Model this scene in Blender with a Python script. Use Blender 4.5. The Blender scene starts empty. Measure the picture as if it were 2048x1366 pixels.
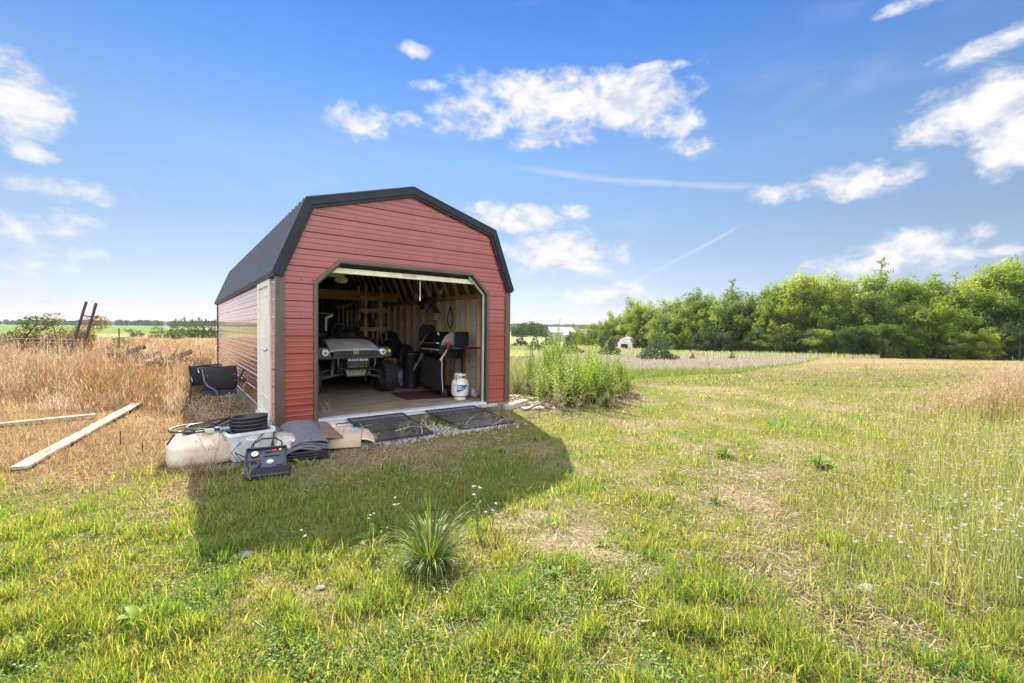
import bpy, math, random
import numpy as np
from mathutils import Vector, Matrix, Euler
random.seed(7)
RNG = np.random.default_rng(11)
R = math.radians
col = bpy.context.scene.collection
sc = bpy.context.scene

# ---------------------------------------------------------------- camera
F = 892.65                                   # focal length in px of a 2048 px wide picture
CX = np.array([0.7974835, -0.60323947, 0.01105541])
CU = np.array([0.00691044, 0.027455, 0.99959915])
CF = np.array([0.60330119, 0.79708743, -0.02606357])
CP = np.array([-1.047, -6.3285, 1.2607])
cd = bpy.data.cameras.new('camera'); cam = bpy.data.objects.new('camera', cd); col.objects.link(cam)
cd.sensor_width = 36; cd.lens = F / 2048 * 36; cd.clip_start = 0.05; cd.clip_end = 20000
m = Matrix.Identity(4)
for i in range(3):
    m[i][0] = CX[i]; m[i][1] = CU[i]; m[i][2] = -CF[i]; m[i][3] = CP[i]
cam.matrix_world = m
sc.camera = cam

# ---------------------------------------------------------------- sky and sun
SUN_AZ, SUN_EL = R(21.6), R(41.8)
sd = bpy.data.lights.new('sun', 'SUN'); sun = bpy.data.objects.new('sun', sd); col.objects.link(sun)
sd.energy = 3.5; sd.angle = R(0.55); sd.color = (1.0, 0.93, 0.80)
sdir = Vector((math.sin(SUN_AZ)*math.cos(SUN_EL), math.cos(SUN_AZ)*math.cos(SUN_EL), math.sin(SUN_EL)))
sun.rotation_euler = sdir.to_track_quat('Z', 'Y').to_euler()
sun.location = (20, 50, 60)
sc.view_settings.view_transform = 'Standard'; sc.view_settings.look = 'None'
sc.view_settings.exposure = 1.9; sc.view_settings.gamma = 1.0
try:
    sc.cycles.max_bounces = 8; sc.cycles.transparent_max_bounces = 8
    sc.cycles.diffuse_bounces = 5; sc.cycles.transmission_bounces = 4
    sc.cycles.caustics_reflective = False; sc.cycles.caustics_refractive = False
except Exception: pass

def ray(px, py):
    return CF + CX*(px-1024)/F - CU*(py-683)/F
def aty(px, py, Y):
    d = ray(px, py); return Vector(CP + d*(Y-CP[1])/d[1])
def atx(px, py, X):
    d = ray(px, py); return Vector(CP + d*(X-CP[0])/d[0])
def atz(px, py, Z=-.13):
    d = ray(px, py); return Vector(CP + d*(Z-CP[2])/d[2])

world = bpy.data.worlds.new("World"); sc.world = world; world.use_nodes = True
world.cycles.sampling_method = 'MANUAL'; world.cycles.sample_map_resolution = 256
NT = world.node_tree; NT.nodes.clear()
def wn(t, **k):
    n = NT.nodes.new(t)
    for a, b in k.items(): setattr(n, a, b)
    return n
def mth(op, a, b=None, c=None, clamp=False):
    n = wn('ShaderNodeMath', operation=op); n.use_clamp = clamp
    for i, v in enumerate((a, b, c)):
        if v is None: continue
        if isinstance(v, (int, float)): n.inputs[i].default_value = v
        else: NT.links.new(v, n.inputs[i])
    return n.outputs[0]
def build_world():
    L = NT.links
    sky = wn('ShaderNodeTexSky', sky_type='NISHITA'); sky.sun_disc = False
    sky.sun_elevation = SUN_EL; sky.sun_rotation = SUN_AZ
    sky.air_density = 1.0; sky.dust_density = 0.0; sky.ozone_density = 3.0; sky.altitude = 300
    tc = wn('ShaderNodeTexCoord'); sep = wn('ShaderNodeSeparateXYZ'); L.new(tc.outputs['Generated'], sep.inputs[0])
    X, Y, Z = sep.outputs
    az = mth('ARCTAN2', X, Y); el = mth('ARCSINE', Z)
    # photographic saturation of the clear sky
    hs = wn('ShaderNodeHueSaturation'); hs.inputs['Saturation'].default_value = 1.14; hs.inputs['Value'].default_value = 1.0
    L.new(sky.outputs[0], hs.inputs['Color'])
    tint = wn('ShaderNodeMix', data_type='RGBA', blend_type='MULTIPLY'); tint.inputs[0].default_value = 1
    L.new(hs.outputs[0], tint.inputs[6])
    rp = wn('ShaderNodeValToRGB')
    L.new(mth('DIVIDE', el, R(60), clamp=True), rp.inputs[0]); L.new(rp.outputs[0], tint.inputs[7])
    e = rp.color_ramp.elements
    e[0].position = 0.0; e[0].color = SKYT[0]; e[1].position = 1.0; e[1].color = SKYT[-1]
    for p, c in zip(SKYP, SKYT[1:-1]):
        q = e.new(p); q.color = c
    # clouds: (px, py, half width px, half height px, weight)
    tot = None
    for (px, py, a, b, w) in CLOUDS:
        d = ray(px, py); d = d/np.linalg.norm(d)
        a0, e0 = math.atan2(d[0], d[1]), math.asin(d[2])
        d1 = ray(px+a, py); d1 /= np.linalg.norm(d1); d2 = ray(px, py-b); d2 /= np.linalg.norm(d2)
        aa = abs(math.atan2(d1[0], d1[1])-a0); bb = abs(math.asin(d2[2])-e0)
        u = mth('DIVIDE', mth('SUBTRACT', az, a0), aa); v = mth('DIVIDE', mth('SUBTRACT', el, e0), bb)
        rr = mth('ADD', mth('MULTIPLY', u, u), mth('MULTIPLY', v, v))
        mk = mth('MULTIPLY', mth('SUBTRACT', 1.0, rr), w)
        mk = mth('MAXIMUM', mk, -1.2)
        tot = mk if tot is None else mth('SMOOTH_MAX', tot, mk, 0.25)
    def noise(scale, det, rough, off=0.0, zs=1.7, up=0.0):
        mp = wn('ShaderNodeMapping'); mp.inputs['Scale'].default_value = (1, 1, zs); mp.inputs['Location'].default_value = (off, off*.7, off*.3+up)
        L.new(tc.outputs['Generated'], mp.inputs[0])
        n = wn('ShaderNodeTexNoise'); n.inputs['Scale'].default_value = scale; n.inputs['Detail'].default_value = det; n.inputs['Roughness'].default_value = rough
        n.inputs['Distortion'].default_value = 0.35
        L.new(mp.outputs[0], n.inputs['Vector']); return n.outputs[0]
    n1 = noise(10, 7, .62); n2 = noise(30, 5, .65, 3.1)
    nn = mth('ADD', mth('MULTIPLY', mth('SUBTRACT', n1, .5), 3.8), mth('MULTIPLY', mth('SUBTRACT', n2, .5), 2.6))
    dens = mth('ADD', mth('MULTIPLY', tot, 1.2), mth('ADD', nn, .42))
    mr = wn('ShaderNodeMapRange', interpolation_type='SMOOTHSTEP'); mr.inputs[1].default_value = 0.0; mr.inputs[2].default_value = 1.7
    L.new(dens, mr.inputs[0])
    # thin veil of high cloud
    n3 = noise(2.6, 6, .55, 8.0, 4.0)
    veil = wn('ShaderNodeMapRange', interpolation_type='SMOOTHSTEP'); veil.inputs[1].default_value = .48; veil.inputs[2].default_value = .8; veil.inputs[4].default_value = .22
    L.new(n3, veil.inputs[0])
    fac = mth('MAXIMUM', mr.outputs[0], veil.outputs[0])
    for (xa, ya, xb, yb, wd, op) in ((1235, 582, 1490, 446, 4.5, .30), (1020, 332, 1560, 372, 9, .30)):      # old vapour trails
        q = []
        for px, py in ((xa, ya), (xb, yb)):
            d = ray(px, py); d = d/np.linalg.norm(d); q.append((math.atan2(d[0], d[1]), math.asin(d[2])))
        (a0, e0), (a1, e1) = q; L_ = math.hypot(a1-a0, e1-e0); ux, uy = (a1-a0)/L_, (e1-e0)/L_
        da = mth('SUBTRACT', az, a0); de = mth('SUBTRACT', el, e0)
        al = mth('DIVIDE', mth('ADD', mth('MULTIPLY', da, ux), mth('MULTIPLY', de, uy)), L_); ac = mth('ABSOLUTE', mth('ADD', mth('ADD', mth('MULTIPLY', da, -uy), mth('MULTIPLY', de, ux)), mth('MULTIPLY', mth('SUBTRACT', n1, .5), wd/F*1.6)))
        w1 = wn('ShaderNodeMapRange', interpolation_type='SMOOTHSTEP'); w1.inputs[1].default_value = wd/F; w1.inputs[2].default_value = 0; w1.inputs[4].default_value = op; L.new(ac, w1.inputs[0])
        w2 = wn('ShaderNodeMapRange', interpolation_type='SMOOTHSTEP'); w2.inputs[1].default_value = .55; w2.inputs[2].default_value = .35; L.new(mth('ABSOLUTE', mth('SUBTRACT', al, .5)), w2.inputs[0])
        fac = mth('ADD', fac, mth('MULTIPLY', mth('MULTIPLY', w1.outputs[0], w2.outputs[0]), mth('SUBTRACT', 1.0, fac, clamp=True)), clamp=True)
    # cloud body: whiter where thick, bluer grey in its folds
    n1s = noise(10, 5, .62, 0.0, 1.7, .05)
    sh = wn('ShaderNodeMapRange', interpolation_type='SMOOTHSTEP'); sh.inputs[1].default_value = -.1; sh.inputs[2].default_value = 1.2
    L.new(mth('ADD', mth('MULTIPLY', mth('SUBTRACT', n1, n1s), 4.5), mth('ADD', mth('MULTIPLY', mth('SUBTRACT', noise(15, 4, .55, 5.0), .5), 1.2), .75)), sh.inputs[0])
    cc = wn('ShaderNodeMix', data_type='RGBA'); L.new(sh.outputs[0], cc.inputs[0])
    cc.inputs[6].default_value = CLOUD_LO; cc.inputs[7].default_value = CLOUD_HI
    mix = wn('ShaderNodeMix', data_type='RGBA'); L.new(fac, mix.inputs[0]); L.new(tint.outputs[2], mix.inputs[6]); L.new(cc.outputs[2], mix.inputs[7])
    # bright unseen cloud added overhead and behind the camera as fill light
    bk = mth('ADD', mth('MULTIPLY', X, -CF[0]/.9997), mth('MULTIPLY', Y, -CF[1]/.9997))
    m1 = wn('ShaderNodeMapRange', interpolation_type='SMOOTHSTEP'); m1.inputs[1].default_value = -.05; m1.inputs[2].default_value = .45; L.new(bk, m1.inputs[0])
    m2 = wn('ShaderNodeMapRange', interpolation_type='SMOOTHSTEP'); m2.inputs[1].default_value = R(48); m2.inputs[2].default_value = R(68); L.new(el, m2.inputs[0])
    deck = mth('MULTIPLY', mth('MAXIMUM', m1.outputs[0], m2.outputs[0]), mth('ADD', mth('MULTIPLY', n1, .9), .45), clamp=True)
    mixb = wn('ShaderNodeMix', data_type='RGBA'); L.new(deck, mixb.inputs[0]); L.new(mix.outputs[2], mixb.inputs[6]); mixb.inputs[7].default_value = FILL_BANK; mix = mixb
    bg = wn('ShaderNodeBackground'); bg.inputs[1].default_value = 0.15
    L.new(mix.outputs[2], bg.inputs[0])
    out = wn('ShaderNodeOutputWorld'); L.new(bg.outputs[0], out.inputs[0])
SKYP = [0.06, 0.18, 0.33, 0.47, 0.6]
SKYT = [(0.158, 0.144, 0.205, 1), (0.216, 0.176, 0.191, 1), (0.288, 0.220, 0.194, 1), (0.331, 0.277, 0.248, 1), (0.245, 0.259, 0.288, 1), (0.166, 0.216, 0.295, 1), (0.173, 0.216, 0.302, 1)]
CLOUD_LO = (1.18, 1.28, 1.52, 1); CLOUD_HI = (1.80, 1.76, 1.80, 1); FILL_BANK = (4.6, 4.65, 4.9, 1)  # last colour: over-bright cloud out of view, added to lift the shade
CLOUDS = [(20, 200, 125, 100, 1.1), (-80, 190, 90, 70, .9), (70, 305, 45, 20, .5), (130, 475, 95, 42, .62), (30, 455, 60, 26, .5), (150, 380, 100, 20, .42), (10, 575, 70, 18, .5), (40, 530, 120, 18, .42), (60, 605, 90, 14, .35),
          (720, 245, 62, 34, .6), (812, 240, 34, 15, .6), (833, 100, 26, 13, .4), (860, 175, 40, 12, .35),
          (1000, 165, 90, 34, .6), (1110, 190, 140, 55, 1.1), (1260, 205, 130, 68, 1.1), (1340, 245, 70, 34, .7), (960, 235, 95, 38, .55), (1100, 270, 90, 26, .5), (1380, 295, 60, 20, .5), (1320, 135, 75, 14, .45),
          (1030, 438, 125, 32, 1), (1140, 425, 40, 18, .6), (1120, 510, 130, 50, 1), (1210, 595, 100, 30, .9), (1270, 615, 70, 20, .5), (1040, 632, 40, 16, .5),
          (1720, 360, 135, 42, 1.05), (1570, 388, 80, 18, .5), (1800, 348, 60, 24, .55),
          (1960, 105, 95, 26, .7), (2030, 70, 50, 28, .65), (1960, 210, 170, 72, 1.1), (2060, 260, 130, 70, 1), (1830, 275, 70, 30, .5), (1990, 335, 36, 30, .6),
          (1965, 462, 32, 20, .55), (1820, 505, 175, 44, 1.1), (1700, 530, 100, 28, .6), (2010, 500, 80, 18, .55), (1825, 6, 70, 14, .5)]
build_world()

# ---------------------------------------------------------------- helpers
def vn(x, y, s, seed=0):
    x = np.asarray(x, float)/s; y = np.asarray(y, float)/s
    xi = np.floor(x).astype(np.int64); yi = np.floor(y).astype(np.int64); fx = x-xi; fy = y-yi
    fx = fx*fx*(3-2*fx); fy = fy*fy*(3-2*fy)
    def h(a, b):
        n = (a*374761393 + b*668265263 + seed*1442695041) & 0xffffffff
        n = ((n ^ (n >> 13))*1274126177) & 0xffffffff
        n = (n ^ (n >> 16)) & 0xffff
        return n/65535.0
    return (h(xi, yi)*(1-fx)+h(xi+1, yi)*fx)*(1-fy)+(h(xi, yi+1)*(1-fx)+h(xi+1, yi+1)*fx)*fy
def fbm(x, y, s, seed=0, o=3):
    t = 0; a = 1; w = 0
    for i in range(o):
        t = t + a*vn(x, y, s/2**i, seed+i*17); w += a; a *= .55
    return t/w
def ss(a, b, x):
    t = np.clip((np.asarray(x, float)-a)/(b-a), 0, 1); return t*t*(3-2*t)

# terrain: how far the land falls below the level of the shed, by direction and distance
COLS = np.array([0, 400, 1050, 1300, 1650, 2048.]); HOR = np.array([649, 653, 660.3, 663, 668, 672.])
DEP = np.array([13, 25, 60, 110, 200, 400, 900, 2500.])
TAB = np.array([[744, 701, 681, 675, 668, 656, 650, 648],
                [748, 703, 684, 677, 668, 658, 653, 651],
                [755, 717, 697, 690, 681, 672, 665, 661],
                [758, 728, 709, 699, 688, 678, 668, 664],
                [763, 740, 713, 703, 693, 682, 672, 668],
                [767, 743, 717, 708, 698, 686, 676, 672.]])
TANS = (HOR[:, None]-TAB)/F                                  # negative = below eye level
FAZ = math.atan2(CF[0], CF[1])
def gz(x, y):
    x = np.asarray(x, float); y = np.asarray(y, float)
    dx = x-CP[0]; dy = y-CP[1]; r = np.hypot(dx, dy)+1e-6
    az = np.arctan2(dx, dy)-FAZ; az = (az+np.pi) % (2*np.pi)-np.pi
    lim0, lim1 = math.atan(-1024/F), math.atan(1024/F)
    azc = np.clip(az, lim0, lim1); pc = 1024+F*np.tan(azc); dep = np.maximum(r*np.cos(azc), 3)
    ld = np.log(np.clip(dep, 13, 2500)); LD = np.log(DEP)
    ci = np.clip(np.searchsorted(COLS, pc)-1, 0, len(COLS)-2); ct = (pc-COLS[ci])/(COLS[ci+1]-COLS[ci]); ct = ct*ct*(3-2*ct)
    di = np.clip(np.searchsorted(LD, ld)-1, 0, len(LD)-2); dt = (ld-LD[di])/(LD[di+1]-LD[di])
    t = (TANS[ci, di]*(1-ct)+TANS[ci+1, di]*ct)*(1-dt)+(TANS[ci, di+1]*(1-ct)+TANS[ci+1, di+1]*ct)*dt
    zf = CP[2]+t*dep
    k = ss(11, 15, dep)
    z = -.13*(1-k)+np.minimum(zf, 8)*k
    bump = (fbm(x, y, 1.3, 3)-.5)*.07+(fbm(x, y, .35, 9)-.5)*.03
    near = ss(-.6, .5, np.maximum(np.maximum(-x-.15, x-3.8), np.maximum(-y, y-9.9)))     # calm around and under the shed
    return z+bump*(.25+.75*near)
def proj(x, y, z):
    v = np.stack([x-CP[0], y-CP[1], z-CP[2]], -1); d = v@CF
    d = np.where(abs(d) < 1e-3, 1e-3, d)
    return 1024+F*(v@CX)/d, 683-F*(v@CU)/d, d

# materials
MATS = {}
def nd(nt, t, **k):
    n = nt.nodes.new(t)
    for a, b in k.items(): setattr(n, a, b)
    return n
def mat(name, c, rough=.6, metal=0.0, var=.15, scale=8, bump=0.0, bscale=60, c2=None, coat=0, trans=0, spec=.5, detail=5, alpha=None, stretch=None, emit=None):
    """procedural paint/wood/metal: two tones of noise, roughness variation and a fine bump"""
    if name in MATS: return MATS[name]
    M = bpy.data.materials.new(name); M.use_nodes = True; nt = M.node_tree; b = nt.nodes['Principled BSDF']
    tc = nd(nt, 'ShaderNodeTexCoord'); mp = nd(nt, 'ShaderNodeMapping'); nt.links.new(tc.outputs['Object'], mp.inputs[0])
    if stretch: mp.inputs['Scale'].default_value = stretch
    n = nd(nt, 'ShaderNodeTexNoise'); n.inputs['Scale'].default_value = scale; n.inputs['Detail'].default_value = detail; n.inputs['Roughness'].default_value = .6
    nt.links.new(mp.outputs[0], n.inputs['Vector'])
    rp = nd(nt, 'ShaderNodeValToRGB'); nt.links.new(n.outputs[0], rp.inputs[0])
    lo = c2 if c2 else tuple(v*(1-var*1.6) for v in c); hi = c if c2 else tuple(min(1, v*(1+var)) for v in c)
    rp.color_ramp.elements[0].position = .3; rp.color_ramp.elements[0].color = (*lo, 1)
    rp.color_ramp.elements[1].position = .7; rp.color_ramp.elements[1].color = (*hi, 1)
    nt.links.new(rp.outputs[0], b.inputs['Base Color'])
    mr = nd(nt, 'ShaderNodeMapRange'); mr.inputs[3].default_value = max(.03, rough-.1); mr.inputs[4].default_value = min(1, rough+.12)
    n2 = nd(nt, 'ShaderNodeTexNoise'); n2.inputs['Scale'].default_value = scale*2.7; nt.links.new(mp.outputs[0], n2.inputs['Vector'])
    nt.links.new(n2.outputs[0], mr.inputs[0]); nt.links.new(mr.outputs[0], b.inputs['Roughness'])
    b.inputs['Metallic'].default_value = metal; b.inputs['Specular IOR Level'].default_value = spec
    if coat: b.inputs['Coat Weight'].default_value = coat; b.inputs['Coat Roughness'].default_value = .08
    if trans: b.inputs['Transmission Weight'].default_value = trans
    if emit: b.inputs['Emission Color'].default_value = (*emit[:3], 1); b.inputs['Emission Strength'].default_value = emit[3]
    if bump:
        n3 = nd(nt, 'ShaderNodeTexNoise'); n3.inputs['Scale'].default_value = bscale; n3.inputs['Detail'].default_value = 4
        nt.links.new(mp.outputs[0], n3.inputs['Vector'])
        bp = nd(nt, 'ShaderNodeBump'); bp.inputs['Strength'].default_value = bump; bp.inputs['Distance'].default_value = .01
        nt.links.new(n3.outputs[0], bp.inputs['Height']); nt.links.new(bp.outputs[0], b.inputs['Normal'])
    MATS[name] = M; return M
def leafmat(name, tl=.45, rough=.55, attr='Col', c=None, tboost=(1.65, 1.42, .6)):
    """leaf or blade: diffuse/translucent mix, colour carried by the mesh (or one colour with noise)"""
    if name in MATS: return MATS[name]
    M = bpy.data.materials.new(name); M.use_nodes = True; nt = M.node_tree; nt.nodes.clear(); L = nt.links
    if c is None:
        a = nd(nt, 'ShaderNodeAttribute'); a.attribute_name = attr; src = a.outputs['Color']
    else:
        g = nd(nt, 'ShaderNodeNewGeometry'); oi = nd(nt, 'ShaderNodeObjectInfo')
        n = nd(nt, 'ShaderNodeTexNoise'); n.inputs['Scale'].default_value = .45; n.inputs['Detail'].default_value = 3
        L.new(g.outputs['Position'], n.inputs['Vector'])
        mx = nd(nt, 'ShaderNodeMath', operation='ADD'); L.new(n.outputs[0], mx.inputs[0])
        m2 = nd(nt, 'ShaderNodeMath', operation='MULTIPLY_ADD'); L.new(oi.outputs['Random'], m2.inputs[0]); m2.inputs[1].default_value = .5; m2.inputs[2].default_value = -.25
        L.new(m2.outputs[0], mx.inputs[1])
        rp = nd(nt, 'ShaderNodeValToRGB'); L.new(mx.outputs[0], rp.inputs[0])
        e = rp.color_ramp.elements; e[0].position = .25; e[0].color = (*c[0], 1); e[1].position = .75; e[1].color = (*c[-1], 1)
        if len(c) == 3: q = e.new(.5); q.color = (*c[1], 1)
        src = rp.outputs[0]
    d = nd(nt, 'ShaderNodeBsdfDiffuse'); t = nd(nt, 'ShaderNodeBsdfTranslucent'); gl = nd(nt, 'ShaderNodeBsdfGlossy'); gl.inputs['Roughness'].default_value = rough-.1
    L.new(src, d.inputs[0])
    mul = nd(nt, 'ShaderNodeMix', data_type='RGBA', blend_type='MULTIPLY'); mul.inputs[0].default_value = 1; L.new(src, mul.inputs[6]); mul.inputs[7].default_value = (*tboost, 1)
    L.new(mul.outputs[2], t.inputs[0])
    mx1 = nd(nt, 'ShaderNodeMixShader'); mx1.inputs[0].default_value = tl; L.new(d.outputs[0], mx1.inputs[1]); L.new(t.outputs[0], mx1.inputs[2])
    mx2 = nd(nt, 'ShaderNodeMixShader'); mx2.inputs[0].default_value = .018; L.new(mx1.outputs[0], mx2.inputs[1]); L.new(gl.outputs[0], mx2.inputs[2])
    o = nd(nt, 'ShaderNodeOutputMaterial'); L.new(mx2.outputs[0], o.inputs[0])
    MATS[name] = M; return M

def tag(o, label=None, cat=None, group=None, kind=None):
    if label: o['label'] = label
    if cat: o['category'] = cat
    if group: o['group'] = group
    if kind: o['kind'] = kind
    return o
def empty(name, loc=(0, 0, 0), rz=0, label=None, cat=None, group=None):
    o = bpy.data.objects.new(name, None); col.objects.link(o); o.location = loc; o.rotation_euler.z = rz; o.empty_display_size = .1
    return tag(o, label, cat, group)
class MB:
    def __init__(s): s.v = []; s.f = []
    def add(s, vs, fs):
        n = len(s.v); s.v += [tuple(v) for v in vs]; s.f += [tuple(i+n for i in f) for f in fs]; return s
    def box(s, x0, y0, z0, x1, y1, z1, M=None):
        vs = [Vector((x, y, z)) for z in (z0, z1) for y in (y0, y1) for x in (x0, x1)]
        if M is not None: vs = [M @ v for v in vs]
        return s.add(vs, [(0, 2, 3, 1), (4, 5, 7, 6), (0, 1, 5, 4), (2, 6, 7, 3), (0, 4, 6, 2), (1, 3, 7, 5)])
    def bar(s, a, b, w, h, up=(0, 0, 1)):
        a = Vector(a); b = Vector(b); d = (b-a); L = d.length; d.normalize(); u = Vector(up)
        if abs(d.dot(u)) > .98: u = Vector((0, 1, 0))
        x = d.cross(u).normalized(); z = x.cross(d)
        M = Matrix((x, d, z)).transposed().to_4x4(); M.translation = a
        return s.box(-w/2, 0, -h/2, w/2, L, h/2, M)
    def tube(s, pts, r, seg=8, closed=False, caps=True):
        pts = [Vector(p) for p in pts]; n = len(pts); rs = r if isinstance(r, (list, tuple)) else [r]*n
        rings = []; prev = None
        for i, p in enumerate(pts):
            if closed: t = pts[(i+1) % n]-pts[i-1]
            else: t = pts[min(i+1, n-1)]-pts[max(i-1, 0)]
            t.normalize()
            if prev is None:
                u = t.cross(Vector((0, 0, 1)))
                if u.length < .05: u = t.cross(Vector((0, 1, 0)))
            else: u = prev-t*prev.dot(t)
            u.normalize(); prev = u; w = t.cross(u)
            rings.append([p+u*math.cos(k*2*math.pi/seg)*rs[i]+w*math.sin(k*2*math.pi/seg)*rs[i] for k in range(seg)])
        vs = [q for rg in rings for q in rg]; fs = []
        for i in range(n if closed else n-1):
            j = (i+1) % n
            for k in range(seg): fs.append((i*seg+k, i*seg+(k+1) % seg, j*seg+(k+1) % seg, j*seg+k))
        if caps and not closed: fs += [tuple(range(seg))[::-1], tuple((n-1)*seg+k for k in range(seg))]
        return s.add(vs, fs)
    def lathe(s, prof, M=None, seg=24, a0=0, a1=2*math.pi):
        full = abs(a1-a0-2*math.pi) < 1e-6; ns = seg if full else seg+1; vs = []
        for (r, z) in prof:
            for k in range(ns):
                a = a0+(a1-a0)*k/seg; v = Vector((r*math.cos(a), r*math.sin(a), z)); vs.append(M @ v if M is not None else v)
        fs = []
        for i in range(len(prof)-1):
            for k in range(seg):
                k2 = (k+1) % ns if full else k+1
                fs.append((i*ns+k, i*ns+k2, (i+1)*ns+k2, (i+1)*ns+k))
        return s.add(vs, fs)
    def prism(s, poly, fn, d0, d1):
        n = len(poly); vs = [fn(p[0], p[1], d0) for p in poly]+[fn(p[0], p[1], d1) for p in poly]
        return s.add(vs, [tuple(range(n))[::-1], tuple(range(n, 2*n))]+[(i, (i+1) % n, n+(i+1) % n, n+i) for i in range(n)])
    def grid(s, fn, nu, nv):
        vs = [fn(i/nu, j/nv) for j in range(nv+1) for i in range(nu+1)]
        return s.add(vs, [(j*(nu+1)+i, j*(nu+1)+i+1, (j+1)*(nu+1)+i+1, (j+1)*(nu+1)+i) for j in range(nv) for i in range(nu)])
    def build(s, name, mt, parent=None, smooth=True, bevel=0, label=None, solid=0, fix=True):
        me = bpy.data.meshes.new(name); me.from_pydata([tuple(v) for v in s.v], [], s.f); me.update()
        if fix and len(s.f) < 20000:
            import bmesh
            bm = bmesh.new(); bm.from_mesh(me); bmesh.ops.recalc_face_normals(bm, faces=bm.faces); bm.to_mesh(me); bm.free()
        if smooth:
            me.shade_smooth(); me.set_sharp_from_angle(angle=R(38))
        o = bpy.data.objects.new(name, me); col.objects.link(o); me.materials.append(mt)
        if parent: o.parent = parent
        if solid:
            md = o.modifiers.new('s', 'SOLIDIFY'); md.thickness = solid; md.offset = 0
        if bevel:
            md = o.modifiers.new('b', 'BEVEL'); md.width = bevel; md.segments = 2; md.limit_method = 'ANGLE'; md.angle_limit = R(50)
        if label: o['label'] = label
        return o
def textmesh(body, size, extrude, mt, parent, name, M, align='CENTER', sx=1.0, bold=0):
    cu = bpy.data.curves.new('t', 'FONT'); cu.body = body; cu.size = size; cu.extrude = extrude; cu.align_x = align; cu.align_y = 'CENTER'; cu.offset = bold
    o = bpy.data.objects.new('t', cu); col.objects.link(o)
    bpy.context.view_layer.update()
    me = bpy.data.meshes.new_from_object(o.evaluated_get(bpy.context.evaluated_depsgraph_get()))
    bpy.data.objects.remove(o); me.name = name
    me.transform(M @ Matrix.Diagonal((sx, 1, 1, 1))); me.materials.clear(); me.materials.append(mt)
    q = bpy.data.objects.new(name, me); col.objects.link(q); q.parent = parent; return q
def copy_tree(o, parent=None):
    c = o.copy(); col.objects.link(c); c.parent = parent
    for ch in o.children: copy_tree(ch, c)
    return c
def bigmesh(name, V, Fq, mt, colr=None, Ft=None, parent=None):
    """numpy mesh: V (n,3), Fq (m,4) quads, Ft (k,3) tris, colr (n,3)"""
    me = bpy.data.meshes.new(name); me.vertices.add(len(V)); me.vertices.foreach_set('co', V.astype(np.float32).ravel())
    nq = 0 if Fq is None else len(Fq); ntr = 0 if Ft is None else len(Ft)
    idx = []
    if nq: idx.append(Fq.astype(np.int32).ravel())
    if ntr: idx.append(Ft.astype(np.int32).ravel())
    idx = np.concatenate(idx); me.loops.add(len(idx)); me.loops.foreach_set('vertex_index', idx)
    st = np.concatenate([np.arange(nq)*4, nq*4+np.arange(ntr)*3]).astype(np.int32)
    me.polygons.add(nq+ntr); me.polygons.foreach_set('loop_start', st)
    if colr is not None:
        a = me.color_attributes.new('Col', 'FLOAT_COLOR', 'POINT'); c4 = np.ones((len(V), 4), np.float32); c4[:, :3] = colr; a.data.foreach_set('color', c4.ravel())
    me.update(); me.materials.append(mt)
    o = bpy.data.objects.new(name, me); col.objects.link(o)
    if parent: o.parent = parent
    return o
def blades(name, P, h, w, lean, colr, mt, tipc=1.0, parent=None, curve=1.0, az=None, face=None):
    """N curved blades as one mesh: base pair, middle pair, tip"""
    n = len(P); a = RNG.uniform(0, 2*np.pi, n) if az is None else az; fa = RNG.uniform(0, np.pi, n) if face is None else face
    ld = np.stack([np.cos(a), np.sin(a), np.zeros(n)], 1); sd_ = np.stack([np.cos(fa), np.sin(fa), np.zeros(n)], 1)*w[:, None]*.5
    up = np.array([0, 0, 1.])
    mid = P+ld*(lean*h*.3)[:, None]+up*(h*(.58-.12*lean*curve))[:, None]
    tip = P+ld*(lean*h)[:, None]+up*(h*np.sqrt(np.clip(1-(lean*.95)**2, .02, 1)))[:, None]
    V = np.empty((n, 5, 3)); V[:, 0] = P-sd_; V[:, 1] = P+sd_; V[:, 2] = mid-sd_*.85; V[:, 3] = mid+sd_*.85; V[:, 4] = tip
    b = (np.arange(n)*5)[:, None]
    C = np.repeat(colr[:, None, :], 5, 1); C[:, 4] *= tipc
    return bigmesh(name, V.reshape(-1, 3), b+np.array([[0, 1, 3, 2]]), mt, C.reshape(-1, 3), b+np.array([[2, 3, 4]]), parent)
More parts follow.
